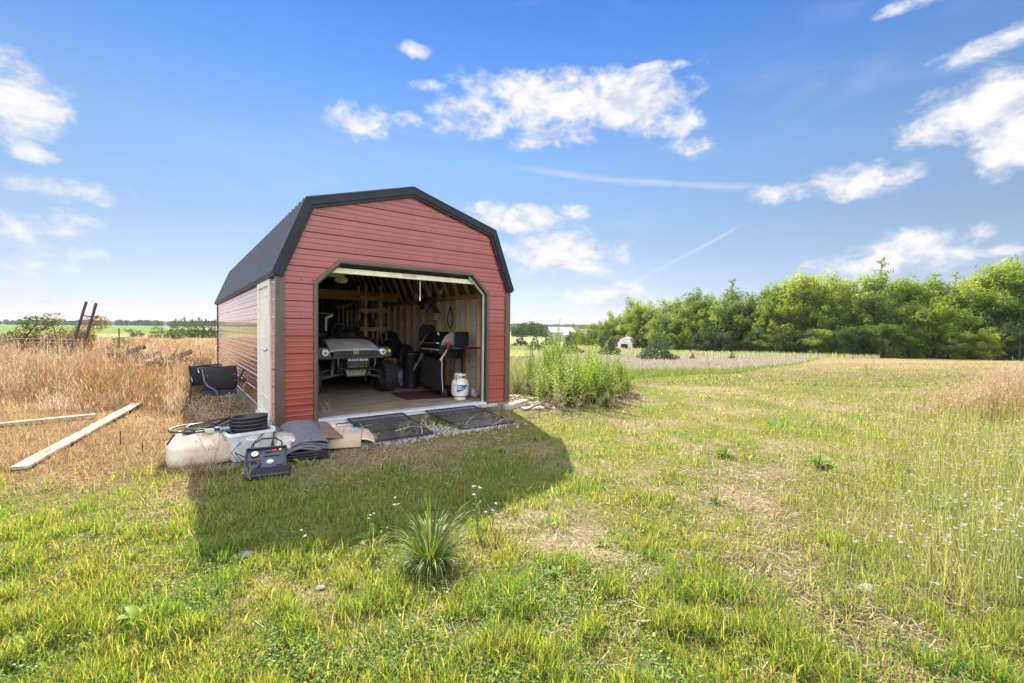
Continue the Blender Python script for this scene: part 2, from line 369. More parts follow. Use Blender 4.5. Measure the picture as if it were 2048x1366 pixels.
# ---------------------------------------------------------------- ground sheet
LEDGE = lambda p: np.interp(p, [1000, 1250, 1480, 1600, 1655, 1700], [13.5, 14., 19, 34, 58, 200])
def zone_cols(x, y):
    """ground colour (linear) by place: lawn soil and thatch, brown stubble, the far fields"""
    px, py, d = proj(x, y, gz(x, y)); r = np.hypot(x-CP[0], y-CP[1]); px = np.where(d < .5, np.where(((x-CP[0])*CX[0]+(y-CP[1])*CX[1]) < 0, -2000, 4000), px)
    n1 = fbm(x, y, .8, 21); n2 = fbm(x, y, 9, 5)
    c = np.empty(x.shape+(3,)); c[:] = (.25, .195, .125)
    g = ss(.30, .55, n1)[..., None]; c = c*(1-g)+np.array([.15, .165, .045])*g
    def over(msk, a, b, nz):
        nonlocal c
        t = ss(.38, .62, nz)[..., None]; cc = np.array(a)*(1-t)+np.array(b)*t; k = np.clip(msk, 0, 1)[..., None]; c = c*(1-k)+cc*k
    # brown stubble to the left
    left = (1-ss(380, 470, px))*(1-ss(5.0, 5.8, 5.8-(d-3.2)))
    over((1-ss(350, 460, px))*ss(3.3, 4.6, d+.5*(n1-.5)), (.27, .165, .09), (.34, .235, .14), n1)
    # beyond the lawn: everything farther than 12 m
    far = ss(11, 14, d)
    over(far*ss(1000, 1020, px), (.20, .235, .06), (.27, .25, .11), n2)
    over(far*(1-ss(1000, 1020, px)), (.30, .205, .12), (.36, .265, .16), n2)
    # mown field on the right, russet and green in bands
    band = .5+.5*np.sin((d-.02*px)*.55+3*n2)
    over(far*ss(1500, 1640, px+60*(n1-.5)+(d-14)*6), (.32, .225, .14), (.24, .215, .10), n2*.65+band*.35)
    # lavender-grey seed heads
    lav = ss(0, 1.5, d-LEDGE(px))*(1-ss(60, 85, d))*ss(1080, 1180, px)
    over(lav, (.36, .30, .31), (.29, .29, .17), fbm(x, y, 14, 31))
    # green crop field and the pale strip below it on the left
    crop = ss(190, 210, d)*(1-ss(700, 900, d))*(1-ss(500, 700, px))
    over(crop, (.115, .175, .024), (.14, .20, .03), n2)
    over(ss(700, 900, d), (.12, .20, .09), (.16, .23, .10), fbm(x, y, 60, 8))
    over(ss(110, 200, d)*ss(900, 1100, px), (.36, .38, .19), (.28, .33, .14), fbm(x, y, 30, 8))
    # worn patches of pale soil in the lawn
    b = .9*np.exp(-((px-1165)/95)**2-((py-1080)/50)**2)+.8*np.exp(-((px-1080)/70)**2-((py-1025)/26)**2)+.6*np.exp(-((px-1480)/90)**2-((py-1010)/60)**2)+.6*np.exp(-((px-620)/70)**2-((py-1200)/40)**2)
    b = b+.6*np.exp(-((px-230)/60)**2-((py-1250)/40)**2)+.5*np.exp(-((px-1750)/120)**2-((py-1180)/35)**2)+.5*np.exp(-((px-1500)/200)**2-((py-930)/30)**2)
    over(ss(.2, .6, b+1.2*(fbm(x, y, .22, 61)-.5))*(d > .5), (.29, .235, .165), (.22, .18, .12), n1)
    return c
def build_ground():
    # polar sheet about the camera's foot, finer where it is looked at
    a1 = np.linspace(-52, 52, 420); a2 = np.linspace(52, 308, 90)[1:-1]; A = np.radians(np.concatenate([a1, a2]))+FAZ
    rr = np.concatenate([[.01, .5, 1.0], np.geomspace(1.3, 3000, 430), [5000, 9000]])
    AA, RR = np.meshgrid(A, rr); X = CP[0]+RR*np.sin(AA); Y = CP[1]+RR*np.cos(AA); Z = gz(X, Y)
    nr, na = X.shape; V = np.stack([X, Y, Z], -1).reshape(-1, 3)
    i = np.arange(nr-1)[:, None]; j = np.arange(na)[None]; j2 = (j+1) % na
    Fq = np.stack([i*na+j, i*na+j2+0*i, (i+1)*na+j2, (i+1)*na+j], -1).reshape(-1, 4)[:, ::-1]
    C = zone_cols(X, Y).reshape(-1, 3)
    M = bpy.data.materials.new('ground'); M.use_nodes = True; nt = M.node_tree; b = nt.nodes['Principled BSDF']; L = nt.links
    at = nd(nt, 'ShaderNodeAttribute'); at.attribute_name = 'Col'
    g = nd(nt, 'ShaderNodeNewGeometry')
    n = nd(nt, 'ShaderNodeTexNoise'); n.inputs['Scale'].default_value = 22; n.inputs['Detail'].default_value = 8; n.inputs['Roughness'].default_value = .7; L.new(g.outputs['Position'], n.inputs['Vector'])
    rp = nd(nt, 'ShaderNodeValToRGB'); L.new(n.outputs[0], rp.inputs[0]); rp.color_ramp.elements[0].position = .3; rp.color_ramp.elements[0].color = (.45, .42, .38, 1)
    rp.color_ramp.elements[1].position = .7; rp.color_ramp.elements[1].color = (1.25, 1.22, 1.2, 1)
    mx = nd(nt, 'ShaderNodeMix', data_type='RGBA', blend_type='MULTIPLY'); mx.inputs[0].default_value = 1; L.new(at.outputs['Color'], mx.inputs[6]); L.new(rp.outputs[0], mx.inputs[7])
    n4 = nd(nt, 'ShaderNodeTexNoise'); n4.inputs['Scale'].default_value = 1.1; n4.inputs['Detail'].default_value = 9; n4.inputs['Roughness'].default_value = .7; L.new(g.outputs['Position'], n4.inputs['Vector'])
    rp4 = nd(nt, 'ShaderNodeValToRGB'); L.new(n4.outputs[0], rp4.inputs[0]); rp4.color_ramp.elements[0].position = .3; rp4.color_ramp.elements[0].color = (.72, .78, .66, 1)
    rp4.color_ramp.elements[1].position = .7; rp4.color_ramp.elements[1].color = (1.2, 1.15, 1.1, 1)
    mx4 = nd(nt, 'ShaderNodeMix', data_type='RGBA', blend_type='MULTIPLY'); mx4.inputs[0].default_value = 1; L.new(mx.outputs[2], mx4.inputs[6]); L.new(rp4.outputs[0], mx4.inputs[7])
    L.new(mx4.outputs[2], b.inputs['Base Color']); b.inputs['Roughness'].default_value = .95; b.inputs['Specular IOR Level'].default_value = .1
    bp = nd(nt, 'ShaderNodeBump'); bp.inputs['Strength'].default_value = .8; bp.inputs['Distance'].default_value = .03; L.new(n.outputs[0], bp.inputs['Height']); L.new(bp.outputs[0], b.inputs['Normal'])
    o = bigmesh('ground', V, Fq, M, C); o.data.shade_smooth(); tag(o, kind='structure')
build_ground()

# ---------------------------------------------------------------- materials of the shed
def siding_mat(name, c, rough, coat=.25, ior=1.45):
    M = mat(name, c, rough, 0, .12, 1.3, bump=.02, bscale=3, coat=coat, spec=.35)
    nt = M.node_tree; b = nt.nodes['Principled BSDF']; b.inputs['Coat IOR'].default_value = ior; b.inputs['Coat Roughness'].default_value = .08
    # chalky fading in broad patches and splashed mud along the bottom
    old = b.inputs['Base Color'].links[0].from_socket
    g = nd(nt, 'ShaderNodeNewGeometry'); sp = nd(nt, 'ShaderNodeSeparateXYZ'); nt.links.new(g.outputs['Position'], sp.inputs[0])
    n = nd(nt, 'ShaderNodeTexNoise'); n.inputs['Scale'].default_value = .9; n.inputs['Detail'].default_value = 6; nt.links.new(g.outputs['Position'], n.inputs['Vector'])
    fr = nd(nt, 'ShaderNodeMapRange'); fr.inputs[1].default_value = .42; fr.inputs[2].default_value = .75; fr.inputs[4].default_value = .55; nt.links.new(n.outputs[0], fr.inputs[0])
    m1 = nd(nt, 'ShaderNodeMix', data_type='RGBA'); nt.links.new(fr.outputs[0], m1.inputs[0]); nt.links.new(old, m1.inputs[6]); m1.inputs[7].default_value = (.29, .075, .055, 1)
    n2 = nd(nt, 'ShaderNodeTexNoise'); n2.inputs['Scale'].default_value = 14; n2.inputs['Detail'].default_value = 7; n2.inputs['Roughness'].default_value = .7; nt.links.new(g.outputs['Position'], n2.inputs['Vector'])
    ma = nd(nt, 'ShaderNodeMath', operation='MULTIPLY_ADD'); nt.links.new(sp.outputs[2], ma.inputs[0]); ma.inputs[1].default_value = -1.1; nt.links.new(n2.outputs[0], ma.inputs[2])
    mr2 = nd(nt, 'ShaderNodeMapRange'); mr2.inputs[1].default_value = .35; mr2.inputs[2].default_value = .75; mr2.inputs[4].default_value = .6; nt.links.new(ma.outputs[0], mr2.inputs[0])
    m2 = nd(nt, 'ShaderNodeMix', data_type='RGBA'); nt.links.new(mr2.outputs[0], m2.inputs[0]); nt.links.new(m1.outputs[2], m2.inputs[6]); m2.inputs[7].default_value = (.20, .13, .10, 1)
    nt.links.new(m2.outputs[2], b.inputs['Base Color'])
    return M
M_RED = siding_mat('red_siding', (.275, .048, .040), .32, .7, 1.55)
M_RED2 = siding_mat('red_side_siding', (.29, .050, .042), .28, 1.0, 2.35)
M_ROOF = mat('dark_roof_steel', (.026, .026, .042), .20, 0, .04, 1, spec=.6)
M_TRIM = mat('navy_trim', (.013, .015, .027), .42, 0, .25, 3, spec=.3)
M_BROWN = mat('brown_trim', (.085, .062, .045), .4, 0, .2, 3, spec=.5, coat=.1)
M_WHITE = mat('white_paint', (.72, .72, .68), .4, 0, .06, 4)
M_CREAM = mat('cream_vinyl', (.82, .80, .62), .45, 0, .08, 6)
M_PINE = mat('pine_lumber', (.66, .45, .25), .65, 0, .25, 3, bump=.15, stretch=(9, 9, 1))
M_PINEH = mat('pine_joist', (.50, .31, .18), .65, 0, .25, 3, bump=.15, stretch=(1, 9, 9))
M_PLY = mat('plywood_floor', (.36, .29, .23), .75, 0, .35, 2.2, c2=(.15, .115, .09), bump=.2, stretch=(1, 3, 1))
M_BACK = mat('siding_back', (.62, .64, .60), .5, 0, .1, 2)
M_UNDER = mat('roof_deck', (.24, .16, .11), .8, 0, .3, 3)
M_STEEL = mat('galvanised', (.55, .57, .60), .32, .85, .12, 20, bump=.05)
M_BLK = mat('black_plastic', (.018, .018, .021), .42, 0, .2, 12, bump=.05)
M_BLKG = mat('black_gloss', (.014, .014, .016), .2, 0, .2, 6, coat=.4)
M_RUB = mat('rubber', (.022, .022, .023), .75, 0, .3, 15, bump=.3)
M_WEATH = mat('weathered_lumber', (.46, .40, .32), .8, 0, .2, 4, bump=.35, bscale=20, stretch=(6, 6, 1.0))

W, D = 3.66, 9.79
HE, HK, HP, XK = 1.96, 2.93, 3.355, .394
MAJ = .2286
def ribz(z0, z1, keys=()):
    """levels and protrusion of ribbed steel siding running across u"""
    out = []
    k = 0
    n = int((z1-z0)/MAJ)+2
    for i in range(n):
        b = z0+i*MAJ
        for dz, p in ((0, 0), (.014, .014), (.034, .014), (.046, 0), (.092, 0), (.099, .004), (.109, .004), (.116, 0), (.158, 0), (.165, .004), (.175, .004), (.182, 0)):
            out.append((b+dz, p))
    zs = [a for a, _ in out]; ps = [p for _, p in out]
    lv = sorted(set([z for z in zs if z0 < z < z1]+[z0, z1]+list(keys)))
    return [(z, float(np.interp(z, zs, ps))) for z in lv]
def siding(mb, fn, levels, spans):
    """fn(u, z, d) -> point; spans(z, side) -> list of (u0, u1) just below/above"""
    for (za, pa), (zb, pb) in zip(levels, levels[1:]):
        if zb-za < 1e-6: continue
        A = spans(za+1e-5); B = spans(zb-1e-5)
        for (a0, a1), (b0, b1) in zip(A, B):
            mb.add([fn(a0, za, pa), fn(a1, za, pa), fn(b1, zb, pb), fn(b0, zb, pb)], [(0, 1, 2, 3)])
OUT = [(-.05, HE-.02), (XK-.05, HK), (W/2, HP), (W-XK+.05, HK), (W+.05, HE-.02)]       # roof outline seen from the front
def wall_x(z):
    if z <= HE: return 0.0
    if z <= HK-.03: return (XK-.01)*(z-HE)/(HK-.03-HE)
    return XK-.01+(W/2-XK+.01)*min(1, (z-(HK-.03))/(HP-.03-(HK-.03)))
OPN = [(.474, 0), (.474, 1.857), (.7745, 2.153), (W-.7745, 2.153), (W-.474, 1.857), (W-.474, 0)]
def opn(z):
    if z <= 1.857: return .474
    return .474+(.7745-.474)*(z-1.857)/(2.153-1.857)
shed = empty('storage_shed', (0, 0, 0), 0, 'red steel gambrel shed with its garage door rolled up, a utility vehicle and grill inside', 'shed')
def fspan(z):
    x = wall_x(z)
    if z < 2.153: return [(x, opn(z)), (W-opn(z), W-x)]
    return [(x, W/2), (W/2, W-x)]
lv = ribz(0, HP-.04, (1.857, 2.1529, 2.1531, HE, HK-.03))
mb = MB(); siding(mb, lambda u, z, d: (u, -d, z), lv, fspan); fw = mb.build('front_wall', M_RED, shed, smooth=False, fix=False)
# screws in rows
mb = MB()
for z in (.5, .96, 1.42, 1.88, 2.33, 2.56, 2.79, 3.01):
    z = round(z/MAJ)*MAJ+.065
    for i in range(14):
        x = .18+i*.407 if z > 2.2 else (.08, .28, .42, W-.42, W-.28, W-.08)[i % 6]
        if wall_x(z)+.05 < x < W-wall_x(z)-.05:
            if not mb.v:
                mb.lathe([(.0, .010), (.005, .007), (.008, .0)], Matrix.Rotation(R(90), 4, 'X'), 8); scr = mb.build('screw', M_BROWN, fw); scr.location = (x, 0, z)
            else:
                q = scr.copy(); col.objects.link(q); q.parent = fw; q.location = (x, 0, z)
# side walls; the left one has the white door
DY0, DY1, DZ = .42, 1.49, 1.83
lv = ribz(0, HE, (DZ-.0001, DZ+.0001))
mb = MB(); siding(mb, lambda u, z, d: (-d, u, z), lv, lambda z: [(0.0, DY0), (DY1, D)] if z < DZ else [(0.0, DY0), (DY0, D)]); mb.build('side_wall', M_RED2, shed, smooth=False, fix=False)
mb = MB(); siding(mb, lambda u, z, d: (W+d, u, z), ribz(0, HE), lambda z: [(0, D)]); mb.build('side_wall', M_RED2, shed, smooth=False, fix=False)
mb = MB(); siding(mb, lambda u, z, d: (u, D+d, z), ribz(0, HP-.04, (HE, HK-.03)), lambda z: [(wall_x(z), W-wall_x(z))]); mb.build('back_wall', M_RED, shed, smooth=False, fix=False)
# inner faces of the sheet between the studs
def ribin(z0, z1): return [(z, -p) for z, p in ribz(z0, z1)]
mb = MB(); siding(mb, lambda u, z, d: (W-.012+d*-.8, u, z), ribin(0.02, HE), lambda z: [(0.02, D-.02)]); mb.build('wall_lining', M_BACK, shed, smooth=False, fix=False)
mb = MB(); mb.add([(.012, 1.5, .02), (.012, D-.02, .02), (.012, D-.02, HE), (.012, 1.5, HE)], [(0, 1, 2, 3)]); mb.build('wall_lining', M_BACK, shed, smooth=False, fix=False)
mb = MB()
siding(mb, lambda u, z, d: (u, D-.02, z), [(z, 0) for z in (0.02, HE, HK-.04, HP-.06)], lambda z: [(wall_x(z)+.02, W-wall_x(z)-.02)]); mb.build('wall_lining', M_UNDER, shed, smooth=False, fix=False)
# roof: four ribbed slopes
Y0, Y1 = -.05, D+.05
def slope(p, q, name):
    p = Vector((p[0], 0, p[1])); q = Vector((q[0], 0, q[1])); d = q-p; L_ = d.length; d.normalize(); n = Vector((-d.z, 0, d.x))
    if n.x*(p.x+q.x-W) < 0 and abs(n.x) > .2: n = -n
    if n.z < 0: n = -n
    mb = MB(); prof_ = [(.0, 0), (.016, .042), (.046, .042), (.062, 0)]; lvl = sorted([(Y0+i*.2286*1.0+a, b) for i in range(46) for a, b in prof_ if Y0+i*.2286+a < Y1])+[(Y1, 0)]
    siding(mb, lambda u, z, dd: p+d*u+n*dd+Vector((0, z, 0)), lvl, lambda z: [(0, L_)])
    o = mb.build(name, M_ROOF, shed, smooth=False, fix=False); return o
def slope_under(p, q):
    mb = MB(); p = Vector((p[0], 0, p[1])); q = Vector((q[0], 0, q[1])); off = Vector((W/2-(p.x+q.x)/2, 0, -1.3)).normalized()*.02
    mb.add([p+off+Vector((0, Y0+.02, 0)), q+off+Vector((0, Y0+.02, 0)), q+off+Vector((0, Y1-.02, 0)), p+off+Vector((0, Y1-.02, 0))], [(0, 1, 2, 3)])
    return mb.build('roof_deck', M_UNDER, shed, smooth=False, fix=False)
for a, b in zip(OUT, OUT[1:]):
    slope(a, b, 'roof_panel'); slope_under(a, b)
mb = MB(); mb.add([(W/2-.16, Y0-.01, HP-.012), (W/2, Y0-.01, HP+.035), (W/2+.16, Y0-.01, HP-.012), (W/2-.16, Y1, HP-.012), (W/2, Y1, HP+.035), (W/2+.16, Y1, HP-.012), (W/2-.16, Y0-.01, HP-.03), (W/2+.16, Y0-.01, HP-.03)],
       [(0, 1, 4, 3), (1, 2, 5, 4), (0, 6, 7, 2, 1)]); mb.build('ridge_cap', M_TRIM, shed, smooth=False, fix=False)
def inset(poly, t):
    """offset an open outline inwards (below it) with mitred joints"""
    res = []
    P2 = [Vector(p) for p in poly]
    for i, p in enumerate(P2):
        ns = []
        for a, b in ((i-1, i), (i, i+1)):
            if 0 <= a and b < len(P2):
                d = (P2[b]-P2[a]).normalized(); ns.append(Vector((d.y, -d.x)))
        if len(ns) == 1: res.append(p+ns[0]*t)
        else:
            n = (ns[0]+ns[1]); n /= (1+ns[0].dot(ns[1])); res.append(p+n*t)
    return res
def band(mb, poly, t0, t1, y0, y1):
    A = inset(poly, t0); B = inset(poly, t1); n = len(A)
    for i in range(n-1):
        a, b, c, d = A[i], A[i+1], B[i+1], B[i]
        v = [(q.x, y0, q.y) for q in (a, b, c, d)]+[(q.x, y1, q.y) for q in (a, b, c, d)]
        fs = [(0, 1, 2, 3), (4, 7, 6, 5), (0, 4, 5, 1), (3, 2, 6, 7)]
        if i == 0: fs.append((0, 3, 7, 4))
        if i == n-2: fs.append((1, 5, 6, 2))
        mb.add(v, fs)
mb = MB(); band(mb, OUT, -.018, .076, -.062, -.046); band(mb, OUT, -.024, -.010, -.066, .10); tr = mb.build('rake_trim', M_TRIM, shed, smooth=False)
mb = MB(); band(mb, OUT, .076, .115, -.046, -.028); mb.build('fascia_strip', M_TRIM, tr, smooth=False)
mb = MB(); band(mb, [(x, z) for x, z in OUT], -.022, .12, Y1-.01, Y1+.02); mb.build('rake_trim', M_TRIM, shed, smooth=False)
# eave flashing along both sides
for x, s in ((-.05, -1), (W+.05, 1)):
    mb = MB(); mb.box(min(x, x-s*.05), Y0, HE-.045, max(x, x-s*.05), Y1, HE-.02); mb.build('eave_flashing', M_TRIM, shed, smooth=False)
# corner posts
for x0, x1, y0, y1 in ((-.022, .085, -.022, .0), (W-.085, W+.022, -.022, .0), (-.022, .07, D, D+.02)):
    mb = MB(); mb.box(x0, y0, 0, x1, y1, HE-.02)
    if y0 < 0: mb.box((-.022 if x0 < 1 else W+.002), .0, 0, (-.002 if x0 < 1 else W+.022), .085, HE-.02)
    else: mb.box(-.022, D-.07, 0, -.002, D, HE-.02)
    mb.build('corner_trim', M_BROWN, shed, smooth=False)
# opening trim: brown J channel round the door opening, with a deep jamb
mb = MB(); band(mb, [(x, z) for x, z in OPN], -.045, .0, -.03, -.001)
mb.build('opening_trim', M_BROWN, shed, smooth=False)
mb = MB(); band(mb, OPN, -.0, .006, -.024, .16); mb.build('jamb', mat('dark_jamb', (.05, .045, .04), .5), shed, smooth=False)
mb = MB(); band(mb, OPN[3:], .006, .034, .05, .066); band(mb, OPN[3:], .034, .040, .02, .066); mb.build('door_track', mat('pale_track', (.62, .62, .52), .45, .2), shed, smooth=False)
mb = MB(); band(mb, OPN[:3], .006, .03, .05, .066); mb.build('door_track', MATS['dark_jamb'], shed, smooth=False)
# rolled-up garage door: curtain barrel with a cream weather bar at its lip
mb = MB(); mb.lathe([(0, 0), (.19, 0), (.19, W-.9), (0, W-.9)], Matrix.Translation((.45, .34, 2.33)) @ Matrix.Rotation(R(90), 4, 'Y'), 28)
rd = mb.build('rolled_door', mat('door_curtain', (.10, .10, .11), .5, 0, .2, 5), shed)
mb = MB(); mb.box(.63, .10, 2.028, W-.66, .13, 2.098); mb.box(.63, .06, 2.020, W-.66, .13, 2.028); wb = mb.build('weather_bar', M_CREAM, rd, smooth=False, bevel=.004)
mb = MB(); mb.box(W/2-.10, .093, 2.05, W/2+.12, .1, 2.085); mb.build('latch_plate', mat('worn_plate', (.6, .55, .4), .5), wb, smooth=False)
mb = MB(); mb.tube([(2.02, .12, 2.02), (2.022, .12, 1.9), (2.02, .12, 1.74)], .006, 6); mb.tube([(2.02, .12, 1.76), (2.02, .12, 1.70)], .011, 8); mb.build('pull_cord', M_WHITE, rd)
# floor, threshold, skids
mb = MB(); mb.box(.03, .0, -.10, W-.03, D-.03, .018); mb.build('floor', M_PLY, shed, smooth=False)
mb = MB(); mb.box(.48, -.04, .018, W-.48, .11, .028); mb.box(.48, -.048, -.045, W-.48, -.04, .03); th = mb.build('threshold', mat('pale_steel', (.60, .63, .70), .35, .15, .08, 9), shed, smooth=False, bevel=.002)
mb = MB()
for i in range(34):                             # diamond tread on the face of the threshold
    x = .5+i*.08
    for k, s in ((0, 1), (.04, -1)):
        a = Vector((x+k-.014, -.0495, -.008-s*.010)); b = Vector((x+k+.014, -.0495, -.008+s*.010)); mb.bar(a, b, .006, .006, (0, 1, 0))
mb.build('tread', M_STEEL, th)
mb = MB(); mb.box(.0, -.005, -.2, W, .05, -.002); mb.box(-.0, .05, -.2, .10, D, -.002); mb.box(W-.10, .05, -.2, W, D, -.002); mb.box(.1, D-.1, -.2, W-.1, D, -.002)
mb.build('skid', mat('grey_skid', (.20, .18, .15), .8, 0, .25, 4, bump=.3), shed, smooth=False)
mb = MB(); mb.box(.50, -.10, -.2, .92, -.052, -.06); mb.build('sill_block', M_WHITE, shed, smooth=False, bevel=.004)
mb = MB(); mb.box(3.02, -.14, -.045, 3.34, -.052, .0); mb.build('sill_board', M_WEATH, shed, smooth=False, bevel=.006)
# white side door
dr = MB(); dr.box(-.002, DY0+.09, .03, .03, DY1-.09, DZ+.01)
dd = dr.build('door', M_WHITE, shed, smooth=False, bevel=.003)
mb = MB()
for z0, z1 in ((.25, .95), (1.1, 1.72)):
    for (a, b, c, d) in ((DY0+.22, z0, DY1-.22, z0+.02), (DY0+.22, z1-.02, DY1-.22, z1), (DY0+.22, z0+.02, DY0+.24, z1-.02), (DY1-.24, z0+.02, DY1-.22, z1-.02)):
        mb.box(-.010, a, b, -.002, c, d)
mb.build('panel_moulding', M_WHITE, dd, smooth=False)
mb = MB(); mb.lathe([(0, .07), (.02, .068), (.028, .05), (.018, .03), (.012, .01), (.03, .006), (.03, 0)], Matrix.Translation((-.003, DY0+.16, .95)) @ Matrix.Rotation(R(-90), 4, 'Y'), 16); mb.build('handle', M_STEEL, dd)
mb = MB()
mb.box(-.034, DY0, .0, .0, DY0+.09, DZ); mb.box(-.034, DY1-.09, .0, .0, DY1, DZ); mb.box(-.034, DY0, DZ, .0, DY1, DZ+.08); mb.box(-.044, DY0+.09, .0, .0, DY1-.09, .03)
mb.build('door_frame', M_WHITE, dd, smooth=False, bevel=.004)
mb = MB(); mb.box(-.06, DY0, -.17, -.002, DY1, -.003); mb.build('door_sill', mat('pale_block', (.62, .61, .55), .75, 0, .15, 6, bump=.2), shed, smooth=False, bevel=.005)
# framing seen inside: studs, top plates, gambrel rafters, loft beams
for i in range(24):
    y = .42+i*.4064
    if y > D-.1: break
    mb = MB(); mb.box(W-.125, y, .018, W-.024, y+.04, 1.86); mb.build('stud', M_PINE, shed, smooth=False)
    if y > DY1+.1:
        mb = MB(); mb.box(.02, y, .018, .11, y+.04, 1.86); mb.build('stud', M_PINE, shed, smooth=False)
    for sx in (0, 1):
        mb = MB(); f = (lambda v: v) if sx else (lambda v: W-v)
        mb.bar((f(W-.06), y+.02, 1.95), (f(W-XK-.04), y+.02, HK-.09), .04, .09, (0, 1, 0)); mb.bar((f(W-XK-.04), y+.02, HK-.09), (W/2, y+.02, HP-.1), .04, .09, (0, 1, 0))
        mb.build('rafter', M_PINE, shed, smooth=False)
for x0 in (.02, W-.125):
    mb = MB(); mb.box(x0, .1, 1.86, x0+.10, D-.05, 1.94); mb.build('top_plate', M_PINEH, shed, smooth=False)
for i in range(8):
    x = .3+i*.44; mb = MB(); mb.box(x, D-.12, .018, x+.04, D-.03, 2.4); mb.build('stud', M_PINE, shed, smooth=False)
mb = MB(); mb.box(.12, 4.55, 1.94, W-.13, 4.60, 2.16); mb.build('loft_beam', M_PINEH, shed, smooth=False)
mb = MB(); mb.box(.12, 4.60, 2.12, W-.13, 7.9, 2.15); mb.build('loft_floor', M_UNDER, shed, smooth=False)
mb = MB(); mb.box(.12, .45, 2.10, 1.0, 4.5, 2.13); mb.build('loft_floor', M_UNDER, shed, smooth=False)
mb = MB(); mb.box(.12, .41, 2.00, .95, .45, 2.13); mb.build('loft_beam', M_PINEH, shed, smooth=False)
# ---------------------------------------------------------------- grass and weeds (nobody could count them: one object each)
M_BLADE = leafmat('grass_blade', .5)
M_DRY = leafmat('dry_blade', .35, tboost=(1.2, 1.04, .82))
def pick(n, pal, w=None):
    pal = np.array(pal); i = RNG.choice(len(pal), n, p=None if w is None else np.array(w)/sum(w)); c = pal[i]
    return c*RNG.uniform(.75, 1.25, (n, 1))*RNG.uniform(.93, 1.07, (n, 3))
GREEN = [(.25, .34, .05), (.19, .31, .05), (.31, .38, .075), (.12, .22, .045), (.38, .40, .15), (.065, .115, .03), (.27, .22, .10)]
DEEP = [(.12, .25, .045), (.15, .30, .06), (.08, .18, .035)]
STRAW = [(.40, .33, .21), (.33, .26, .15), (.52, .45, .32), (.26, .19, .11)]
RUSSET = [(.33, .21, .12), (.39, .28, .18), (.25, .15, .08), (.48, .38, .27), (.38, .20, .085)]
def sample_screen(n, x0, x1, y0, y1):
    px = RNG.uniform(x0, x1, n); py = RNG.uniform(y0, y1, n)
    d = CF[None]+CX[None]*((px-1024)/F)[:, None]-CU[None]*((py-683)/F)[:, None]
    t = (-.13-CP[2])/d[:, 2]; P = CP[None]+d*t[:, None]
    return P[:, 0], P[:, 1], px, py, t
def blocked(x, y):
    """inside the shed, under the ramps or under the things lying on the ground"""
    b = (x > -.06) & (x < W+.06) & (y > -.06) & (y < D+.06)
    b |= (x > .9) & (x < 1.66) & (y > -1.0) & (y < 0.1); b |= (x > 2.03) & (x < 2.85) & (y > -1.0) & (y < 0.1)
    return b
def dryness(x, y, px, py):
    n = fbm(x, y, .9, 41); n2 = fbm(x, y, .28, 51)
    d = .05+.50*(n-.5)*2.2
    # brown sward left of the shed
    edge = 985+70*(n-.5)*2-.06*px
    d = d+1.1*(1-ss(edge-60, edge+50, py))*(1-ss(350, 440, px))
    # trampled dead grass in front of the ramps and around the junk
    d = d+1.0*(1-ss(900, 975, py+90*(n-.5)))*ss(330, 420, px)*(1-ss(1010, 1110, px))
    # green strip in the shade
    d = d-.6*ss(960, 1010, py)*(1-ss(1090, 1120, py))*ss(400, 450, px)*(1-ss(900, 1000, px))
    d = d-.9*ss(885, 915, py)*(1-ss(990, 1030, py))*ss(900, 980, px)*(1-ss(1120, 1200, px))
    # dry skirt below the tall weeds right of the shed
    d = d+.9*(1-ss(835, 875, py))*ss(1010, 1040, px)*(1-ss(1240, 1330, px))
    # worn diagonal strip
    u = (px-1380)-(py-900)*.85
    d = d+.55*np.exp(-(u/150)**2)*ss(860, 900, py)
    d = d+.6*np.exp(-((px-1620)/160)**2-((py-940)/45)**2)+.35*np.exp(-((px-1850)/200)**2-((py-1130)/70)**2)
    d = d-.35*np.exp(-((px-1750)/300)**2-((py-850)/60)**2)-.3*np.exp(-((px-1300)/200)**2-((py-900)/60)**2)
    d = d-.25*ss(1000, 1100, py)*(1-ss(700, 900, px))
    return d+.35*(n2-.5), n
def bare(x, y, px, py):
    n = fbm(x, y, .22, 61)
    b = .9*np.exp(-((px-1165)/85)**2-((py-1080)/45)**2)+.7*np.exp(-((px-1080)/60)**2-((py-1025)/22)**2)+.5*np.exp(-((px-1480)/90)**2-((py-1010)/60)**2)
    b = b+.6*np.exp(-((px-620)/70)**2-((py-1200)/40)**2)+.6*np.exp(-((px-230)/60)**2-((py-1250)/40)**2)+.35*np.exp(-((px-1500)/200)**2-((py-930)/40)**2)
    b = b+.5*np.exp(-((px-1750)/120)**2-((py-1180)/35)**2)
    return b+.9*(n-.62)
